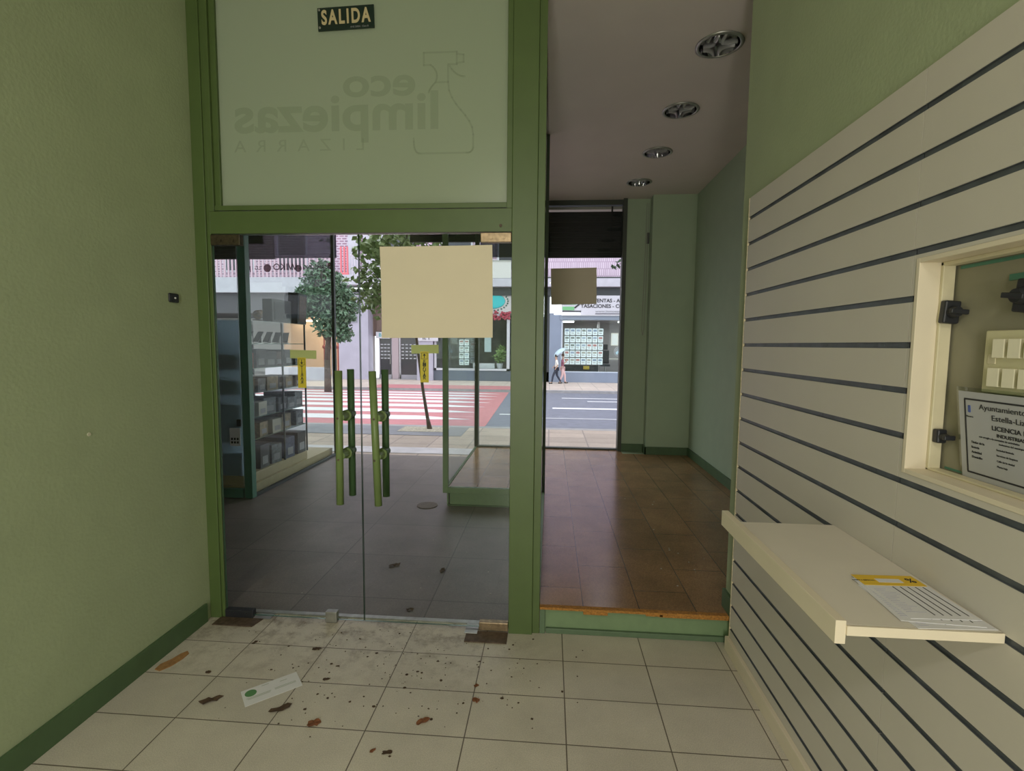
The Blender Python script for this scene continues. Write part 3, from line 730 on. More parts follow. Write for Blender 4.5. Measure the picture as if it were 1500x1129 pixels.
MB().box(1.018, 1.035, .84, 1.257, 1.468, 1.612, bev=.003).build('plate', mat('cream switch plastic', (.62, .58, .37), .4), sp_)
MB().box(1.0165, 1.019, 1.224, 1.245, 1.535, 1.558, bev=.001).build('key_slot', MATS['yellowed cream paint'], sp_)
for r_, z in enumerate((1.571, 1.505)):
    for k in range(8):
        yc = 1.212-k*.0385-(.0 if r_ == 0 else -.008)
        Mx = Matrix.Translation((1.016, yc, z)) @ Matrix.Rotation(R(8), 4, 'Z')
        MB().box(-.007, .004, -.0135, .0135, -.0215, .0215, bev=.0015, M=Mx).build('rocker_switch', mat('ivory switch plastic', (.74, .70, .54), .35), sp_)
# licence sheet
li = thing('licence_certificate', 'white council licence certificate leaning at the bottom of the recess', 'certificate', (1.020, 1.135, RZ0+.11))
li.rotation_euler = (R(0), R(-7), 0)
LW, LH = .34, .215
def lp(y, z, x=-.002): return (1.047+x, 1.19+y, RZ0+.113+z)
MB().box(-.0015, .0, .17-LW, .17, -.108, .108).build('sheet', mat('plastic covered paper', (.46, .465, .49), .35), li, local=True)
MB().box(-.0012, .0006, .165-LW, .177, -.112, .118).build('plastic_sleeve', glass('sleeve plastic', (.9, .92, .9), .08, .4), li, local=True)
b = MB(); e = .004
for (ya, yb, za, zb) in ((.155-LW+.02, .153, .088, .088+e), (.155-LW+.02, .153, -.092, -.092+e), (.150, .154, -.09, .09), (.155-LW+.02, .155-LW+.024, -.09, .09)):
    b.box(-.0022, -.0014, ya, yb, za, zb)
b.build('printed_border', ink, li, local=True)
def lt(s, size, y, z, m_=ink, bold=0, al='LEFT', sx=1):
    o = text('printed_text', s, size, (-.0022, y, z), SIDE, m_, None, .0003, bold, al, sx); o.parent = li
lt('Ayuntamiento de', .018, .112, .074, sx=1.15); lt('Estella-Lizarra', .018, .080, .052, sx=1.15)
lt('LICENCIA DE', .0145, .080, .029, bold=.02, sx=1.15); lt('INDUSTRIAS DE', .011, .068, .013, bold=.02, sx=1.15)
lt('con arreglo a la normativa de actividades', .0062, .115, .003); lt('inofensivas del municipio', .0062, .063, -.006)
for i, s_ in enumerate(['Titular de la', 'licencia', 'Actividad', 'Domicilio']): lt(s_, .0075, .138, -.014-i*.012, bold=.015)
for i, s_ in enumerate(['Sociedad limitada', 'Servicios de limpieza', 'Calle de la ciudad', 'Planta baja']): lt(s_, .0062, .070, -.020-i*.013)
b = MB(); b.box(-.0022, -.0015, .136, .143, .058, .075, bev=.001); b.build('printed_crest', blueink, li, local=True)
lt('Navarra', .006, .149, .048)

# wall shelf
SZ = .982
sf = thing('wall_shelf', 'cream melamine wall shelf with a raised front lip on the slatwall', 'shelf', (.79, 1.4, SZ))
MB().poly([(.637, 1.072, SZ-.02), (.949, 1.066, SZ-.02), (.949, 1.69, SZ-.02), (.637, 1.69, SZ-.02)], (0, 0, .02)).build('shelf_board', [mat('pale cream melamine', (.74, .69, .60), .5, noise=.03, nscale=6)], sf)
MB().box(.615, .637, 1.066, 1.775, SZ-.042, SZ+.010, bev=.001).build('front_lip', cream, sf)
MB().box(.637, .949, 1.062, 1.068, SZ-.021, SZ+.0, bev=.0005).build('end_edging', cream, sf)
for yy in (1.30, 1.62):
    MB().box(.66, .949, yy, yy+.012, SZ-.044, SZ-.02, bev=.002).build('bracket', steel, sf)
# papers on the shelf
def brochure(label, x, y, z, w, l, rz, header, group):
    t = thing('brochure', label, 'brochure', (x, y, z), (0, 0, rz), group=group)
    MB().box(-w/2, w/2, -l/2, l/2, 0, .0012).build('sheet', white_p, t, local=True)
    if header:
        MB().box(-w/2, w/2, l/2-.055, l/2, .0012, .0017).build('yellow_header', mat('yellow print', (.80, .52, .03), .5), t, local=True)
        MB().box(-.03, .03, l/2-.04, l/2-.02, .0017, .0020).build('white_box', white_p, t, local=True)
        o = text('printed_text', '%', .03, (.055, l/2-.028, .002), (0, 0, R(0)), ink, None, .0002, .02); o.parent = t
        o = text('printed_text', 'OFERTA ESPECIAL', .007, (-.062, l/2-.03, .002), (0, 0, R(0)), ink, None, .0002); o.parent = t
    b = MB()
    for k in range(5):
        xx = -w/2+w*(.42+.12*k)
        b.box(xx-.0014, xx+.0014, -l/2+.015, l/2-(.060 if header else .02), .0012, .0015)
    b.build('printed_rules', ink, t, local=True)
    b = MB()
    for k in range(14):
        b.box(-w/2+.01, -w/2+.01+w*.3*random.uniform(.4, 1), l/2-.075-k*.008, l/2-.0735-k*.008, .0012, .0014)
    b.build('printed_lines', mat('faint violet print', (.45, .45, .58), .7), t, local=True)
    return t
G = 'loose papers on the wall shelf'
brochure('bottom white printed form under the others on the shelf, sticking out at the near edge', .858, 1.165, SZ+.0005, .165, .19, R(3), False, G)
brochure('middle white printed form on the shelf, between the bottom form and the yellow-headed one', .852, 1.185, SZ+.002, .165, .20, R(-4), False, G)
brochure('top white printed form with a yellow header on the shelf', .860, 1.205, SZ+.0036, .150, .205, R(2), True, G)

# ------------------------------------------------------------------ small things in the room
t = thing('wall_push_button', 'small black push button on the left green wall', 'switch', (-1.91, 2.42, 1.789))
MB().box(0, .010, -.036, .030, -.024, .022, bev=.006).build('plate', black, t, local=True)
MB().cyl((.010, .0, -.001), (.014, .0, -.001), .0045, seg=14).build('button', white_p, t, local=True)
tag(MB().cyl((-1.912, 1.914, 1.18), (-1.907, 1.914, 1.18), .008, seg=7).build('wall_plug', mat('pale plaster spot', (.6, .58, .45), .8)), 'tiny pale plaster plug on the left green wall', 'plug')

fl = thing('flyer', 'white flyer with a green oval lying on the floor tiles', 'flyer', (-1.236, 2.058, .001), (0, 0, R(41)))
MB().poly([(-.118, -.058, 0), (.118, -.058, 0), (.118, .058, 0), (-.118, .058, 0)], (0, 0, .0012)).build('sheet', white_p, fl, local=True)
MB().cyl((0, 0, .0012), (0, 0, .0015), .024, seg=24).build('green_oval', mat('green print', (.10, .26, .10), .6), fl, local=True).location = (-.083, .022, 0)
for i, (x, y, w) in enumerate(((-.055, -.010, .10), (-.055, -.018, .09), (.055, -.006, .09), (.055, -.014, .09), (.055, .030, .03), (-.02, .045, .03))):
    MB().box(x-w/2, x+w/2, y-.0018, y+.0018, .0012, .0015).build('printed_line', mat('grey green print', (.42, .46, .40), .6), fl, local=True)

def leaf(label, x, y, s, rz, m_, elong=1.5, name='dry_leaf', cat='leaf'):
    b = MB(); n = 14; c = b.bm.verts.new((0, 0, .006*s/.04)); ring = []
    for k in range(n):
        a = 2*math.pi*k/n; r_ = s*(.55+.45*abs(math.cos(a)))*random.uniform(.7, 1.15)
        ring.append(b.bm.verts.new((1.2*r_*math.cos(a)*elong*.8, 1.2*r_*math.sin(a)*.95, random.uniform(.0005, .012)*s/.04)))
    for k in range(n): b.bm.faces.new((c, ring[k], ring[(k+1) % n]))
    o = b.build(name, m_); s_ = o.modifiers.new('thickness', 'SOLIDIFY'); s_.thickness = .0008; s_.offset = 1
    o.location = (x, y, .0008); o.rotation_euler = (0, 0, rz)
    return tag(o, label, cat, 'dry leaves on the floor')
leaf('roundish brown leaf on the tiles below the flyer, the largest of the leaves', -.948, 1.873, .026, .3, leafbrown, 1.2)
leaf('long dark leaf on the tiles just below the flyer', -1.128, 1.94, .024, .5, leafdark, 2)
leaf('dark slim leaf on the tiles left of the flyer', -1.462, 1.962, .024, .6, leafdark, 2)
leaf('reddish brown pointed leaf on the tiles in the middle of the floor', -.503, 1.925, .020, .7, leafbrown, 1.8)
leaf('small brown leaf on the tile joint right of the middle leaf', -.302, 2.065, .017, -.4, leafbrown, 1.3)
leaf('tiny brown leaf on the tile joint nearest the right door plate', -.315, 2.16, .012, .9, leafbrown, 1.3)
leaf('brown curled leaf at the very bottom edge of the view', -.80, 1.585, .024, .1, leafbrown, 1.8)
leaf('small dark leaf beside the cardboard strip', -1.60, 2.14, .013, 0, leafdark, 1.4)
leaf('dark crumpled leaf on the tiles in front of the door lock', -1.17, 2.36, .016, .2, leafdark, 1.7)
leaf('dark leaf on the tiles between the flyer and the doors', -1.02, 2.14, .013, .4, leafdark, 1.5)
leaf('small brown leaf of a pair near the lower middle of the floor, the right one', -.60, 1.755, .013, .2, leafdark, 1.8)
leaf('small brown leaf of a pair near the lower middle of the floor, the left one', -.66, 1.76, .010, 1.0, leafbrown, 1.4)
leaf('small dark leaf in front of the left door foot', -1.52, 2.385, .011, 1.2, leafdark, 1.6)
leaf('brown leaf lying on the slate floor outside the left door, nearest the seam', -1.07, 3.35, .03, .4, leafdark, 1.5)
leaf('brown leaf lying on the slate floor outside the right door', -.80, 2.78, .018, .4, leafdark, 1.5)
leaf('small leaf lying on the slate floor beyond the right door, middle', -.72, 3.3, .022, 1.4, leafdark, 1.5)
for o in [o for o in bpy.data.objects if o.name.startswith('dry_leaf')]: pass
b = MB(); pts = [(-.075, -.018), (-.03, -.024), (.03, -.018), (.07, -.006), (.078, .012), (.05, .016), (.0, .012), (-.045, .016), (-.08, .004)]
b.poly([(x, y*1.5, 0) for x, y in pts], (0, 0, .003))
o = b.build('cardboard_strip', cardb); o.location = (-1.828, 2.206, .0005); o.rotation_euler = (0, 0, R(66)); tag(o, 'torn brown cardboard strip on the floor beside the left baseboard', 'cardboard strip')
# uncountable crumbs
b = MB()
for k in range(230):
    x = random.gauss(-.75, .42); y = random.gauss(2.25, .22)
    if not (-1.85 < x < .2 and 1.6 < y < 2.58): continue
    r_ = random.uniform(.002, .0085)*(.5 if random.random() < .75 else 1)
    n = random.randint(4, 6); a0 = random.random()*6
    b.poly([(x+r_*random.uniform(.6, 1.3)*math.cos(a0+2*math.pi*j/n), y+r_*random.uniform(.6, 1.1)*math.sin(a0+2*math.pi*j/n), .0005) for j in range(n)], (0, 0, .0012))
tag(b.build('floor_crumbs', leafdark), 'scattered dark crumbs and dirt on the tiles in front of the doors', 'dirt', kind='stuff')
b = MB()
for k in range(14):
    x = random.uniform(-1.8, -.3); y = random.uniform(2.75, 4.4); r_ = random.uniform(.003, .008)
    b.poly([(x+r_*math.cos(2*math.pi*j/5)*random.uniform(.5, 1.4), y+r_*math.sin(2*math.pi*j/5), -.0015) for j in range(5)], (0, 0, .0015))
for k in range(24):
    x = random.uniform(.7, 1.7); y = random.uniform(2.7, 3.6) if k < 14 else random.uniform(3, 6.3); r_ = random.uniform(.002, .006)
    b.poly([(x+r_*math.cos(2*math.pi*j/5)*random.uniform(.5, 1.4), y+r_*math.sin(2*math.pi*j/5), PZ+.0005) for j in range(5)], (0, 0, .002))
tag(b.build('floor_crumbs', mat('plaster crumbs', (.45, .4, .33), .9)), 'pale plaster crumbs strewn on the slate floor and brown tiles', 'dirt', kind='stuff')

# ------------------------------------------------------------------ street
struct(box('sidewalk', (-30, 18, 6.80, 9.25, -.30, -.01), sidewalk_m))
struct(box('kerb', (-30, 18, 9.25, 9.45, -.30, -.008), kerb_m, bev=.01))
def rz(y): return -.12-(y-9.4)*.63/14.6
def slope(pts, dz, th): return [(x, y, rz(y)+dz) for x, y in pts], (0, 0, th)
b = MB(); p, h = slope([(-30, 9.4), (18, 9.4), (18, 24.1), (-30, 24.1)], -.3, .3); b.poly(p, h); struct(b.build('road', asphalt))
struct(box('kerb.001', (-30, 18, 24.0, 24.25, -1.1, -.62), kerb_m, bev=.01))
struct(box('sidewalk.001', (-30, 18, 24.25, 30.2, -1.1, -.62), sidewalk_f))
cw = thing('pedestrian_crossing', 'red painted pedestrian crossing with white stripes across the road', 'road marking', (-6, 16, -.4))
b = MB(); p, h = slope([(-12.5, 9.5), (-1.35, 10.2), (-1.35, 10.6), (-1.95, 23.9), (-12.5, 23.9)], .002, .004); b.poly(p, h); b.build('red_paint', red_paint, cw)
yy = 11.3
for k in range(7):
    wd = .92; x1 = -1.85-.06*k
    b = MB(); p, h = slope([(-12.3, yy), (x1-1.6, yy), (x1, yy+.25), (x1-1.4, yy+wd), (-12.3, yy+wd)], .006, .004); b.poly(p, h); b.build('white_stripe', road_paint, cw); yy += 1.78
b = MB(); b.box(-9, -1.9, 24.0, 26.0, -.619, -.614); b.build('red_ramp', red_paint, cw)
for (x0, x1, y0, y1, lb) in ((.1, 9, 15.0, 15.45, 'broken white centre line on the road, the near thick part'), (.5, 9, 20.0, 20.3, 'thin white edge line on the far side of the road'), (1.4, 4, 18.3, 18.6, 'short white dash in the road, between the centre line and the far line'), (-.4, 9, 12.2, 12.3, 'narrow white line on the near lane of the road'), (-1.3, -.3, 12.9, 13.1, 'short white mark beside the red crossing')):
    b = MB(); p, h = slope([(x0, y0), (x1, y0+.0), (x1, y1), (x0, y1)], .003, .004); b.poly(p, h); tag(b.build('road_line', road_paint), lb, 'road marking', 'white lines on the road')
tag(MB().box(-4.6, -.6, 6.95, 7.35, -.0095, -.0035).build('threshold_strip', mat('pale threshold slabs', (.60, .56, .60), .5, noise=.2, nscale=3)), 'pale stone strip in the sidewalk along the entrance', 'paving strip')
struct(box('kerb.002', (-5.5, -1.5, 8.35, 9.25, -.009, -.004), mat('dark paving', (.22, .22, .26), .6, noise=.2, nscale=3)))
MB().box(-2.72, -1.85, 8.68, 9.2, -.0035, .001).build('tree_pit', mat('pit soil', (.45, .40, .33), .95, noise=.5, nscale=25))
tag(bpy.data.objects['tree_pit'], 'square earth pit around the foot of the thin leaning tree', 'tree pit')

def foliage(clumps, n, s, m_, parent, droop=.5):
    b = MB()
    tot = sum(c[3]**2 for c in clumps)
    for c in clumps:
        for k in range(int(n*c[3]**2/tot)):
            v = Vector((random.gauss(0, 1), random.gauss(0, 1), random.gauss(0, 1))).normalized()*(random.random()**.45)*c[3]
            p = Vector(c[:3])+Vector((v.x, v.y, v.z*.9))
            e = Euler((random.uniform(-1.2, 1.2), random.uniform(-1.2, 1.2), random.uniform(0, 6.3))).to_matrix()
            l = s*random.uniform(.7, 1.25); w = l*.36
            pts = [(0, 0, 0), (w, l*.45, -.10*l), (0, l, -.2*l), (-w, l*.45, -.10*l)]
            vs = [b.bm.verts.new(p+e @ Vector(q)) for q in pts]
            mid = b.bm.verts.new(p+e @ Vector((0, l*.5, .06*l)))
            for a in range(4): b.bm.faces.new((vs[a], vs[(a+1) % 4], mid))
    me = bpy.data.meshes.new('foliage'); b.bm.transform(wmat(parent).inverted()); b.bm.to_mesh(me); b.bm.free(); me.materials.append(m_)
    o = bpy.data.objects.new('foliage', me); COL.objects.link(o); o.parent = parent
    return o
def limbs(parent, chains):
    b = MB()
    for pts in chains:
        for (p, r0), (q, r1) in zip(pts, pts[1:]): b.cyl(p, q, r0, r1, seg=10)
        for p, r0 in pts[1:-1]: b.sph(p, r0, seg=10)
    return b.build('trunk', bark, parent, smooth=True)
t1 = thing('street_tree', 'thin leaning tree on the near sidewalk with large loose leaves', 'tree', (-2.2, 9.0, 0))
limbs(t1, [[((-2.2, 9, -.01), .05), ((-2.24, 9, .2), .032), ((-2.32, 9, .7), .028), ((-2.42, 9, 1.5), .026), ((-2.5, 9, 2.3), .022), ((-2.6, 9, 3.2), .018), ((-2.6, 9, 4.0), .01)],
           [((-2.45, 9, 1.9), .015), ((-2.9, 9, 2.5), .01), ((-3.3, 9, 2.9), .006)], [((-2.5, 9, 2.3), .015), ((-2.2, 9, 2.9), .01), ((-1.9, 9, 3.3), .006)], [((-2.45, 9, 1.7), .012), ((-2.65, 9, 2.1), .008)]])
foliage([(-2.95, 9, 2.55, .48), (-3.12, 9, 3.05, .42), (-2.85, 8.9, 3.45, .55), (-2.35, 9, 3.5, .55), (-2.55, 9, 2.5, .42), (-2.72, 9, 2.05, .32), (-2.2, 9.1, 2.9, .4), (-3.45, 9, 2.75, .26), (-3.25, 9, 2.4, .32), (-3.3, 9, 3.35, .3), (-2.9, 9, 2.2, .3), (-2.5, 9, 4.0, .6)], 1800, .14, leaf_m, t1)
t2 = thing('street_tree', 'dense round tree across the road, seen through the left display window', 'tree', (-10.0, 21.8, rz(21.8)))
limbs(t2, [[((-10, 21.8, rz(21.8)-.02), .16), ((-10, 21.8, .8), .13), ((-9.9, 21.8, 2.2), .11), ((-9.9, 21.8, 3.6), .06)], [((-9.95, 21.8, 1.6), .07), ((-10.9, 21.8, 3.0), .04)], [((-9.95, 21.8, 1.7), .06), ((-9.1, 21.8, 2.9), .04)]])
foliage([(-10, 21.8, 3.7, 1.25), (-10.6, 21.8, 3.4, .85), (-9.4, 21.8, 3.2, .95), (-9.7, 21.6, 2.5, .8), (-10.1, 21.6, 4.6, .7), (-9.3, 21.8, 2.0, .5)], 5200, .20, leaf_m2, t2)
t3 = thing('street_tree', 'tree beyond the street window edge showing only one leafy twig', 'tree', (2.6, 8.7, 0))
limbs(t3, [[((2.6, 8.7, -.01), .07), ((2.6, 8.7, 1.5), .06), ((2.5, 8.7, 3.2), .05), ((2.4, 8.7, 4.2), .02)], [((2.5, 8.7, 3.2), .02), ((1.8, 8.7, 3.2), .012), ((1.25, 8.7, 3.0), .006), ((1.05, 8.7, 2.88), .004)]])
foliage([(1.15, 8.7, 2.93, .14), (1.35, 8.7, 3.02, .13), (1.6, 8.7, 3.15, .16), (2.3, 8.7, 3.8, .6), (2.8, 8.7, 4.2, .6)], 420, .11, leaf_m2, t3)
po = thing('street_pole', 'thin pale metal pole on the far side of the road', 'pole', (-11.0, 24.6, -.62))
MB().cyl((-11, 24.6, -.62), (-11, 24.6, 1.9), .05, seg=12).build('pole', mat('pinkish metal', (.5, .42, .42), .5, metal=.3), po); MB().cyl((-11, 24.6, 1.9), (-11, 24.6, 1.95), .06, seg=12).build('cap', steel, po)

# ------------------------------------------------------------------ far facade
F = 29.5
bl = thing('apartment_building', 'long lilac brick apartment building across the road', 'building', (-6, 30, -.62))
b = MB(); b.box(-28, 16, F+.6, F+1.0, 5.3, 15); b.build('brick_wall', brick_m, bl)
b = MB(); b.box(-.6, 9, F+.3, F+.6, 5.45, 9.2); b.build('ribbed_brick_wall', brick_m2, bl)
b = MB(); b.box(-28, -12.9, F-.6, F+.6, 4.52, 5.42, bev=.01); b.box(-12.9, -12.25, F-.2, F+.6, 4.75, 5.4, bev=.01); b.box(-12.25, -6.9, F-1.0, F+.6, 4.93, 5.5, bev=.01)
b.box(-6.9, 10, F-.6, F+.6, 4.88, 5.34, bev=.01); b.build('balcony_band', concrete, bl)
MB().box(-3.6, 10, F-.3, F+.6, 5.36, 5.46).box(-3.6, 10, F-.2, F+.6, 4.4, 4.86).build('dark_band', darkband, bl)
MB().box(-28, -12.9, F-.3, F+3, 4.4, 4.52).box(-12.9, -6.9, F-.3, F+.6, 4.55, 4.75).build('soffit', dark_in, bl)
for k in range(8):
    x = -27+k*3.4
    if k == 4: continue
    fr = MB().box(x, x+1.9, F+.52, F+.62, 5.9, 8.2).build('window', mat('window reveal', (.72, .68, .78), .5), bl)
    MB().box(x+.1, x+1.8, F+.48, F+.53, 5.98, 8.1).build('pane', mat('dark window glass', (.05, .05, .07), .1), fr)
# railings of the balconies: left long one, middle red one, right glass one
rl = MB()
x = -20
while x < -12.95: rl.box(x-.05, x+.05, F-.55, F-.51, 5.42, 6.6); x += .24
rl.box(-20, -12.9, F-.58, F-.48, 6.6, 6.68); rl.build('railing', mat('pink railing paint', (.62, .42, .52), .5), bl)
rl = MB()
for x in (-12.2, -12.0, -11.82): rl.box(x, x+.09, F-.98, F-.90, 5.5, 7.1)
rl.box(-12.22, -11.7, F-1.0, F-.92, 5.5, 5.62); rl.build('red_shutter', mat('red shutter paint', (.70, .16, .20), .5), bl)
MB().box(-12.25, -11.6, F+.3, F+.6, 5.5, 9).box(-11.3, -9.8, F+.3, F+.6, 5.5, 9).build('pale_panel', concrete, bl)
rl = MB(); x = -11.5
while x < -7: rl.cyl((x, F-.92, 5.5), (x, F-.92, 6.6), .02, seg=6); x += .15
rl.box(-11.6, -6.95, F-.96, F-.88, 6.6, 6.66); rl.build('railing', mat('pale railing', (.66, .58, .68), .5), bl)
MB().box(-6.8, -2.3, F-.55, F-.5, 5.36, 6.3).build('balcony_glass', mat('milky balcony panel', (.62, .60, .60), .4), bl)
MB().box(-6.8, -2.3, F-.58, F-.5, 6.3, 6.36).build('railing', steel, bl)
# ground floor
MB().box(-12.66, -10.84, F-.3, F+.5, -.62, 4.75, bev=.01).build('stone_pillar', stone_v, bl)
MB().box(-7.9, -6.93, F-.3, F+.5, -.62, 4.6, bev=.01).build('stone_pillar', stone_v, bl)
MB().box(-11.92, -11.48, F-.33, F-.3, 2.77, 3.2).build('wall_plaque', mat('grey plaque', (.25, .25, .3), .4), bl)
MB().box(-28, -12.66, F+5.9, F+6, -.62, 4.5).box(-28, -27.9, F, F+6, -.62, 4.5).build('arcade_wall', shop_in, bl)
MB().box(-28, -12.66, F-.28, F+6, 3.3, 4.5).build('arcade_soffit', dark_in, bl)
MB().box(-28, -12.66, F, F+6, -.9, -.6).box(-10.84, 10, F, F+6, -.9, -.6).build('ground_slab', kerb_m, bl)
MB().box(-10.84, -7.9, F+.55, F+.7, 2.0, 4.6).build('entrance_fascia', woodb, bl)
MB().box(-10.55, -9.7, F+.2, F+.55, 1.85, 2.25, bev=.01).build('entrance_sign', sign_w, bl)
text('sign_lettering', 'B 21', .3, (-10.1, F+.19, 2.05), FRONT, mat('teal ink', (.1, .35, .4), .5), bl, .003, .02)
MB().box(-10.6, -10.0, F+.45, F+.55, 2.3, 3.5, bev=.01).build('entrance_lamp_box', woodb, bl)
# entrance doors
def lattice(x0, x1, label):
    t = thing('entrance_door', label, 'door', ((x0+x1)/2, F+.5, -.5), group='lattice entrance doors across the road')
    MB().box(x0, x0+.06, F+.45, F+.55, -.6, 2.0).box(x1-.06, x1, F+.45, F+.55, -.6, 2.0).box(x0, x1, F+.45, F+.55, 1.9, 2.0).box(x0, x1, F+.45, F+.55, -.6, -.35).build('frame', mat('grey metal door frame', (.35, .33, .38), .4), t)
    MB().box(x0+.06, x1-.06, F+.5, F+.52, -.35, 1.9).build('pane', mat('dark door glass', (.04, .035, .045), .08), t)
    b = MB(); n = max(3, int((x1-x0)/.26))
    for i in range(n):
        for j in range(5):
            b.box(x0+.1+i*(x1-x0-.2)/n, x0+.1+i*(x1-x0-.2)/n+.15, F+.46, F+.48, .62+j*.21, .68+j*.21)
    b.build('lattice', mat('pale lattice', (.5, .5, .56), .4), t)
    MB().cyl((x1-.12, F+.40, .3), (x1-.12, F+.40, .9), .02).build('handle', steel, t)
lattice(-10.45, -9.62, 'narrow glazed entrance door across the road, left of the brown post')
lattice(-9.15, -7.95, 'wide glazed entrance door across the road, right of the brown post')
tag(MB().box(-9.6, -9.2, F+.3, F+.6, -.6, 4.5, bev=.01).build('entrance_post', mat('mauve post', (.42, .33, .37), .5)), 'brown square post between the two entrance doors across the road', 'post')
# low white wall in front of the arcade
tag(MB().box(-16.5, -12.9, 27.8, 28.0, -.62, .15, bev=.02).build('low_wall', concrete), 'low white wall in front of the arcade across the road', 'wall')
# arcade shop goods
ar = thing('arcade_shop', 'warmly lit open shop front inside the dark arcade', 'shop', (-15, F+3, -.6))
MB().box(-18, -13, F+3.2, F+3.4, -.6, 3.3).build('back_wall', mat('warm shop wall', (.62, .42, .30), .7), ar)
MB().box(-17.2, -14.6, F+2.4, F+2.9, 2.95, 3.05).build('light_box', mat('lit tube', (1, .9, .8), .5, emit=(1, .85, .68), estr=6), ar)
b = MB()
for x in (-14.4, -13.9, -13.5, -13.2): b.cyl((x, F+1.5, -.6), (x, F+1.5, 2.2), .05, seg=8); b.sph((x, F+1.5, 1.3), .14, seg=8)
b.build('red_rack', mat('dark red rack', (.32, .08, .07), .5), ar)
bp_l = bpy.data.lights.new('arcade_lamp', 'AREA'); bp_l.energy = 160; bp_l.size = 2.2; bp_l.color = (1, .72, .5)
lo = bpy.data.objects.new('arcade_lamp', bp_l); COL.objects.link(lo); lo.location = (-14.2, F+1.9, 2.9); lo.rotation_euler = (R(-25), 0, 0)

# teal fish shop
fs = thing('shopfront', 'shopfront with a teal oval sign and a white framed window across the road', 'shopfront', (-4.6, F, -.6))
MB().box(-6.93, -2.1, F-.1, F+.3, -.62, 0, bev=.01).build('stall_riser', mat('dark blue grey riser', (.11, .125, .17), .4, noise=.1), fs)
MB().box(-6.93, -2.1, F-.1, F+.3, 3.35, 4.6, bev=.01).build('fascia', mat('pale fascia', (.62, .58, .60), .6), fs)
MB().box(-6.88, -6.76, F-.15, F, .0, 3.3).box(-2.55, -2.38, F-.15, F, .0, 3.3).box(-6.88, -2.38, F-.15, F, .0, .12).box(-6.88, -2.38, F-.15, F, 3.22, 3.34).build('window_frame', sign_w, fs)
pane('pane', (-6.76, -2.55, F-.08, F-.07, .12, 3.22), fs)
MB().box(-6.93, -2.1, F+3.0, F+3.1, -.6, 3.4).box(-6.93, -6.85, F+.3, F+3.1, -.6, 3.4).box(-2.2, -2.1, F+.3, F+3.1, -.6, 3.4).box(-6.93, -2.1, F+.3, F+3.1, 3.3, 3.4).build('inner_walls', mat('dark shop interior', (.14, .14, .15), .8, noise=.3, nscale=2), fs)
b = MB(); b.sph((-3.40, F-.13, 4.08), 1, .74, .05, .44, seg=24); b.build('oval_sign', teal, fs, smooth=True)
b = MB()
for k in range(26):
    a = 2*math.pi*k/26; b.sph((-3.40+.90*math.cos(a), F-.12, 4.08+.54*math.sin(a)), .05, seg=6)
b.build('oval_ornaments', mat('dark green ornament', (.05, .12, .10), .6), fs)
b = MB()
for k in range(60): b.sph((random.uniform(-3.6, -2.3), F-.2+random.uniform(-.06, .06), 3.25+random.uniform(-.22, .22)), random.uniform(.05, .09), seg=6)
b.build('flower_garland', mat('red flowers', (.40, .06, .10), .7, noise=.4), fs)
MB().box(-7.9, -6.6, F-.36, F-.3, 1.72, 2.1).build('blade_sign', sign_w, fs)
text('sign_lettering', 'n. 1', .3, (-7.3, F-.37, 1.9), FRONT, ink, fs, .003, .02)
def card(x, z, w, h, label, y=F+.06, group='property listing sheets in the agency window', c=None):
    t = thing('listing_sheet', label, 'listing sheet', (x, y, z), group=group)
    MB().box(-w/2-.02, w/2+.02, .004, .012, -h/2-.025, h/2+.025).build('holder_frame', darkband, t, local=True)
    MB().box(-w/2, w/2, -.004, .004, -h/2, h/2).build('sheet', white_c, t, local=True)
    c = c or random.choice(pics)
    MB().box(-w*.36, w*.36, -.008, -.004, h*.02, h*.36).build('printed_photo', c, t, local=True)
    MB().box(-w*.3, w*.3, -.007, -.004, -h*.30, -h*.22).box(-w*.36, w*.2, -.007, -.004, -h*.16, -h*.10).build('printed_text', greyink, t, local=True)
white_c = mat('self-glowing listing paper', (.80, .86, .93), .6, emit=(.75, .88, 1), estr=.12)  # light from behind put into the paper as a faint glow
pics = [mat('photo print a', (.25, .32, .45), .5), mat('photo print b', (.45, .22, .22), .5), mat('photo print c', (.22, .25, .25), .5), mat('photo print d', (.35, .42, .55), .5), mat('photo print e', (.4, .4, .38), .5)]
for r_ in range(4):
    for c_ in range(2):
        card(-5.28+c_*.31, 1.65-r_*.39, .27, .34, 'listing sheet behind the oval sign shop window, row %s from the top, %s column' % (ORD[r_], ['left', 'right'][c_]), F+.1, 'sheets hanging in the oval sign shop window')
pt = thing('potted_plant', 'leafy plant in a white pot in the oval sign shop window', 'plant', (-3.0, F+.25, .12))
MB().cyl((-3.0, F+.3, .12), (-3.0, F+.3, .42), .14, .2).build('pot', sign_w, pt, smooth=False)
foliage([(-3.0, F+.35, .85, .38), (-2.9, F+.35, 1.25, .28)], 260, .18, leaf_m, pt)
tag(MB().box(-3.95, -3.55, F+.5, F+.53, 1.1, 2.6).build('hanging_towel', mat('pale blue cloth', (.5, .58, .65), .8)), 'pale hanging cloth inside the oval sign shop window', 'cloth')
tag(MB().box(-4.6, -3.3, F+.15, F+.5, .12, .42, bev=.01).build('display_box', sign_w), 'low white display box inside the oval sign shop window', 'box')

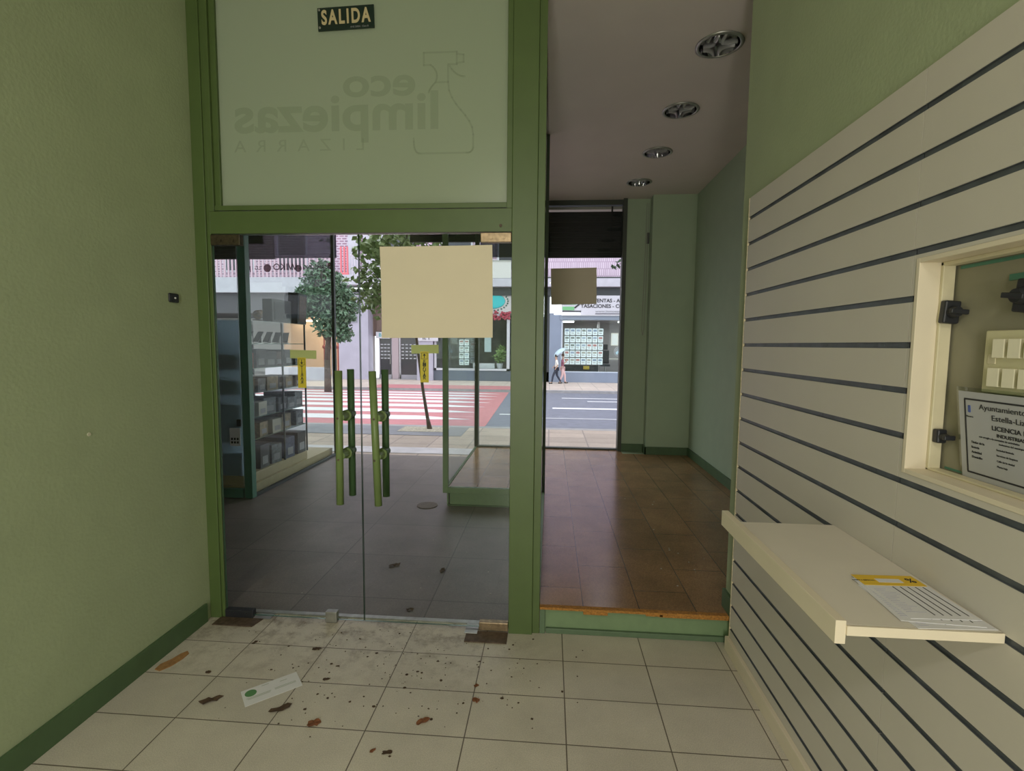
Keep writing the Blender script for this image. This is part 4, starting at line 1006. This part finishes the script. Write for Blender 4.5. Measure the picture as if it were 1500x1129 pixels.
# estate agency
ea = thing('shopfront', 'estate agency shopfront with a white lettered sign across the road', 'shopfront', (2, F, -.6))
MB().box(-2.1, 10, F-.1, F+.3, -.62, -.03, bev=.01).box(-.05, .63, F-.12, F+.3, -.62, 3.4, bev=.01).build('blue_cladding', slate_b, ea)
MB().box(-.35, -.05, F-.1, F+.3, -.62, 4.4).build('dark_strip', darkband, ea)
MB().box(.62, 10, F-.35, F-.15, 3.28, 4.40, bev=.01).build('sign_board', sign_w, ea)
MB().box(-2.1, -.35, F-.35, F-.15, 3.28, 4.40, bev=.01).build('sign_board', sign_w, ea)
MB().box(.68, 1.45, F-.38, F-.35, 3.88, 4.02).box(.68, 1.35, F-.38, F-.35, 3.56, 3.76).build('green_stripes', green_s, ea)
MB().box(.68, 1.74, F-.38, F-.35, 3.46, 3.53).poly([(1.32, F-.37, 3.70), (1.70, F-.37, 4.02), (1.70, F-.37, 3.90), (1.42, F-.37, 3.66)], (0, .02, 0)).build('roof_emblem', ink, ea)
def et(s, size, x, z, m_=ink, bold=.01, sx=1): return text('sign_lettering', s, size, (x, F-.36, z), FRONT, m_, ea, .004, bold, 'LEFT', sx)
et('COMPRAVENTAS - ALQUILER', .29, 1.30, 4.10, bold=.02, sx=.98); et('TASACIONES - CONSULTAS', .29, 1.72, 3.79, bold=.02, sx=1.0); et('www.inmoestella', .20, 2.55, 3.50, greyink, sx=1.25)
MB().box(2.55, 9, F-.38, F-.35, 3.35, 3.38).build('sign_line', ink, ea)
MB().box(.2, 1.7, F-.5, F-.36, 3.29, 3.38).build('sign_lamp', mat('white lit lamp', (1, 1, 1), .5, emit=(.95, .97, 1), estr=2.2), ea)
MB().box(.55, 10, F-.18, F+.1, 3.02, 3.27).build('lintel', mat('steel blue lintel', (.25, .30, .38), .4), ea)
MB().box(.63, .72, F-.05, F+.05, -.03, 3.02).box(.63, 10, F-.05, F+.05, -.03, .02).build('window_frame', mat('pale blue frame', (.6, .65, .75), .4), ea)
pane('pane', (.72, 10, F-.02, F-.01, .02, 3.02), ea); pane('pane', (-2.1, -.35, F-.02, F-.01, .02, 3.05), ea)
MB().box(-2.1, 10, F+4, F+4.1, -.6, 3.4).box(-2.1, 10, F+.3, F+4.1, 3.0, 3.1).box(-2.1, 10, F+.31, F+4.1, -.6, -.5).box(9.9, 10, F+.3, F+4.1, -.5, 3.1).box(-2.1, -2.05, F+.3, F+4.1, -.5, 3.1).build('inner_walls', mat('mauve grey wall', (.30, .275, .28), .8), ea)
MB().box(2.9, 3.05, F+1.9, F+2.1, -.5, 3.0).build('inner_column', mat('pale column', (.62, .58, .58), .7), ea)
MB().box(.7, 1.4, F+.5, F+.9, 2.9, 2.99).box(4.0, 4.6, F+.5, F+.9, 2.9, 2.99).build('ceiling_lamp', MATS['white lit lamp'], ea)
for x in (2.0, 5.5):
    l = bpy.data.lights.new('agency_lamp', 'AREA'); l.energy = 45; l.size = 1.5; l.color = (.92, .96, 1)
    lo = bpy.data.objects.new('agency_lamp', l); COL.objects.link(lo); lo.location = (x, F+2, 2.9)
for r_ in range(5):
    for c_ in range(7):
        card(.98+c_*.325, 2.34-r_*.43, .285, .375, 'listing sheet right of the blue pillar, %s row from the top, %s from the left' % (ORD[r_], ORD[c_]))
for r_ in range(5):
    for c_ in range(2):
        card(-.90+c_*.325, 2.2-r_*.43, .285, .375, 'listing sheet left of the blue pillar, %s row from the top, %s column' % (ORD[r_], ['left', 'right'][c_]), group='listing sheets left of the blue pillar')
nt_ = thing('framed_notice', 'framed white notice in the agency window right of the listings', 'notice', (3.77, F+.3, 1.9))
MB().box(3.56, 3.98, F+.28, F+.31, 1.55, 2.28).build('frame', mat('pale frame wood', (.7, .66, .6), .5), nt_); MB().box(3.60, 3.94, F+.27, F+.28, 1.60, 2.23).build('sheet', white_p, nt_)
oc = thing('office_chair', 'black office chair inside the agency right of the listings', 'chair', (3.35, F+1.2, -.5))
MB().box(3.05, 3.60, F+1.3, F+1.38, .45, 1.25, bev=.03).build('backrest', black, oc); MB().box(3.05, 3.62, F+.9, F+1.4, .30, .42, bev=.03).build('seat', black, oc)
MB().cyl((3.35, F+1.2, -.4), (3.35, F+1.2, .3), .04).build('gas_column', steel, oc)
for k in range(5):
    a = 2*math.pi*k/5; MB().cyl((3.35, F+1.2, -.38), (3.35+.3*math.cos(a), F+1.2+.3*math.sin(a), -.45), .025).build('leg', black, oc)
mo = thing('computer_monitor', 'dark computer monitor inside the agency above the office chair', 'monitor', (3.2, F+1.8, 1.2))
MB().box(2.95, 3.55, F+1.8, F+1.85, 1.28, 1.62, bev=.01).build('screen', black, mo); MB().box(3.2, 3.3, F+1.83, F+1.87, .75, 1.3).box(3.1, 3.4, F+1.7, F+1.95, .75, .77).build('stand', black, mo)
dk = thing('office_desk', 'pale office desk inside the agency', 'desk', (3.4, F+2, -.5))
MB().box(2.6, 4.6, F+1.6, F+2.3, .70, .75).build('desktop', MATS['pale frame wood'], dk)
for x in (2.65, 4.5):
    for y in (F+1.65, F+2.25): MB().box(x, x+.05, y-.03, y+.02, -.5, .7).build('leg', steel, dk)
fa = thing('pedestal_fan', 'pale blue pedestal fan at the right end of the agency window', 'fan', (4.05, F+.35, -.03))
MB().cyl((4.05, F+.35, -.5), (4.05, F+.35, -.45), .2).build('base', sign_w, fa); MB().cyl((4.05, F+.35, -.45), (4.05, F+.35, 1.1), .03).build('pole', sign_w, fa)
b = MB()
for r_ in (.12, .2, .28):
    n = 28
    for k in range(n):
        a, a2 = 2*math.pi*k/n, 2*math.pi*(k+1)/n
        for yo in (.25, .4): b.cyl((4.05+r_*math.cos(a), F+yo, 1.2+r_*math.sin(a)), (4.05+r_*math.cos(a2), F+yo, 1.2+r_*math.sin(a2)), .008, seg=5)
b.build('guard', sign_w, fa)
b = MB()
for k in range(3):
    Mx = Matrix.Translation((4.05, F+.32, 1.2)) @ Matrix.Rotation(2*math.pi*k/3, 4, 'Y') @ Matrix.Rotation(R(25), 4, 'X')
    b.box(-.07, .07, -.004, .004, .03, .24, bev=.002, M=Mx)
b.build('blade', mat('pale blue blade', (.4, .6, .75), .4), fa)
tag(MB().box(2.0, 2.35, F+.5, F+.7, .12, .32, bev=.01).build('yellow_box', yellow), 'small yellow box below the listings in the agency window', 'box')
tag(MB().box(.8, 2.9, F+.75, F+1.0, -.5, .36, bev=.01).build('dark_cabinet', darkband), 'low dark cabinet below the listings inside the agency', 'cabinet')

# ------------------------------------------------------------------ two walkers
def skin(name, joints, edges, radii, m_, parent, root=0, sub=1):
    me = bpy.data.meshes.new(name); me.from_pydata(joints, edges, []); me.materials.append(m_)
    o = bpy.data.objects.new(name, me); COL.objects.link(o); o.parent = parent
    md = o.modifiers.new('skin', 'SKIN'); md.use_smooth_shade = True
    for i, v in enumerate(me.skin_vertices[0].data):
        r_ = radii[i]; v.radius = (r_, r_) if not isinstance(r_, tuple) else r_; v.use_root = (i == root)
    s_ = o.modifiers.new('sub', 'SUBSURF'); s_.levels = sub; s_.render_levels = sub
    return o
def person(label, loc, rzv, H_, stride, top, legs, hair, skinm, arm_up=False, dress=False):
    t = thing('person', label, 'person', loc, (0, 0, rzv)); k = H_/1.7
    # local: walks along +Y, X sideways
    J = dict(pel=(0, 0, .93), wst=(0, 0, 1.08), chs=(0, .01, 1.30), nck=(0, .02, 1.45), hd0=(0, .03, 1.53), hd1=(0, .04, 1.66),
             hl=(-.09, 0, .90), kl=(-.09, stride*.55+.05, .50), al=(-.09, stride, .07+.02), tl=(-.09, stride+.14, .04),
             hr=(.09, 0, .90), kr=(.09, -stride*.25+.04, .50), ar=(.09, -stride, .11), tr=(.09, -stride+.13, .04),
             sl=(-.18, 0, 1.39), el=(-.22, -.08, 1.13), wl=(-.21, .05, .92), ml=(-.21, .09, .84),
             sr=(.18, 0, 1.39), er=(.22, .06, 1.13), wr=(.20, .20, .98), mr=(.20, .26, .92))
    if arm_up: J.update(er=(.22, .10, 1.18), wr=(.17, .25, 1.36), mr=(.16, .28, 1.43))
    J = {a: Vector(v)*k for a, v in J.items()}
    RD = dict(pel=(.13, .10), wst=(.11, .085), chs=(.15, .10), nck=.05, hd0=.07, hd1=.082, hl=.085, kl=.055, al=.04, tl=.035, hr=.085, kr=.055, ar=.04, tr=.035,
              sl=.055, el=.04, wl=.028, ml=.035, sr=.055, er=.04, wr=.028, mr=.035)
    def chain(name, E, add, m_, root):
        ks = []
        for a, b_ in E:
            for q in (a, b_):
                if q not in ks: ks.append(q)
        rr = [(tuple((x+add)*k for x in RD[q]) if isinstance(RD[q], tuple) else (RD[q]+add)*k) for q in ks]
        return skin(name, [tuple(J[q]) for q in ks], [(ks.index(a), ks.index(b_)) for a, b_ in E], rr, m_, t, ks.index(root))
    E = [('pel', 'wst'), ('wst', 'chs'), ('chs', 'nck'), ('nck', 'hd0'), ('hd0', 'hd1'), ('pel', 'hl'), ('hl', 'kl'), ('kl', 'al'), ('al', 'tl'), ('pel', 'hr'), ('hr', 'kr'), ('kr', 'ar'), ('ar', 'tr'),
         ('chs', 'sl'), ('sl', 'el'), ('el', 'wl'), ('wl', 'ml'), ('chs', 'sr'), ('sr', 'er'), ('er', 'wr'), ('wr', 'mr')]
    chain('body', E, 0, skinm, 'pel')
    chain('shirt', [('pel', 'wst'), ('wst', 'chs'), ('chs', 'sl'), ('sl', 'el'), ('chs', 'sr'), ('sr', 'er')], .014, top, 'pel')
    chain('trousers', [('pel', 'hl'), ('hl', 'kl'), ('kl', 'al'), ('pel', 'hr'), ('hr', 'kr'), ('kr', 'ar')], .016, legs, 'pel')
    for a, q in (('al', 'tl'), ('ar', 'tr')):
        b = MB(); b.cyl(J[a]-Vector((0, .04, .045))*k, J[q]+Vector((0, .04, 0))*k, .042*k, .03*k, seg=10); b.build('shoe', black, t, local=True, smooth=True)
    b = MB(); b.sph(J['hd1']+Vector((0, -.025, .02))*k, .098*k, 1, 1.05, 1.0, seg=14); b.build('hair', hair, t, local=True, smooth=True)
    return t, J
sk = mat('skin', (.50, .32, .24), .6)
skinr = sk
person('person in a white top and dark trousers striding along the far sidewalk', (.38, 28.1, -.62), R(88), 1.60, .27, mat('white cotton', (.85, .84, .82), .8), mat('navy trousers', (.03, .035, .07), .8), mat('dark hair', (.03, .02, .018), .6), sk)
p2, J2 = person('person in a mauve top and pink trousers walking under the umbrella', (.72, 28.5, -.62), R(-95), 1.62, .16, mat('mauve cotton', (.34, .12, .19), .8), mat('pink trousers', (.75, .50, .52), .8), mat('brown hair', (.10, .04, .03), .6), sk, arm_up=True)
um = thing('umbrella', 'light blue umbrella held over the two walkers', 'umbrella', (.86, 28.34, .72), (0, R(-38), 0))
MB().cyl((0, 0, 0), (0, 0, .72), .010, seg=8).build('shaft', steel, um, local=True); MB().cyl((0, 0, -.10), (0, 0, .02), .018, seg=8).build('grip', black, um, local=True)
b = MB(); n = 16; rows = []
for j in range(5):
    a = j/4; r_ = .42*math.sin(a*math.pi/2*.98); z = .70-.24*(1-math.cos(a*math.pi/2))
    rows.append([b.bm.verts.new((r_*math.cos(2*math.pi*k/n)*(1 if k % 2 == 0 or j < 4 else .95), r_*math.sin(2*math.pi*k/n), z)) for k in range(n)] if j else [b.bm.verts.new((0, 0, .70))])
for k in range(n):
    b.bm.faces.new((rows[0][0], rows[1][k], rows[1][(k+1) % n]))
    for j in range(1, 4): b.bm.faces.new((rows[j][k], rows[j+1][k], rows[j+1][(k+1) % n], rows[j][(k+1) % n]))
o = b.build('canopy', mat('pale blue nylon', (.52, .66, .78), .5), um, local=True, smooth=True); s_ = o.modifiers.new('thickness', 'SOLIDIFY'); s_.thickness = .004

# ------------------------------------------------------------------ light
w = bpy.data.worlds.new('overcast sky'); sc.world = w; w.use_nodes = True
bg = w.node_tree.nodes['Background']; bg.inputs['Color'].default_value = (.93, .95, 1.0, 1); bg.inputs['Strength'].default_value = SKY = 2.4
def area(name, loc, rot, sx, sy, energy, col):
    l = bpy.data.lights.new(name, 'AREA'); l.shape = 'RECTANGLE'; l.size = sx; l.size_y = sy; l.energy = energy; l.color = col
    o = bpy.data.objects.new(name, l); COL.objects.link(o); o.location = loc; o.rotation_euler = rot; return o
# unseen warm lights added behind the camera: a tall strip and an overhead panel
area('rear_fill_light', (-.36, -2.9, 1.35), (R(90), 0, 0), .46, 2.2, 76, (1, .95, .86))
area('overhead_fill_light', (-.4, -1.6, CZ-.05), (0, 0, 0), 1.2, .3, 40, (1, .95, .86))
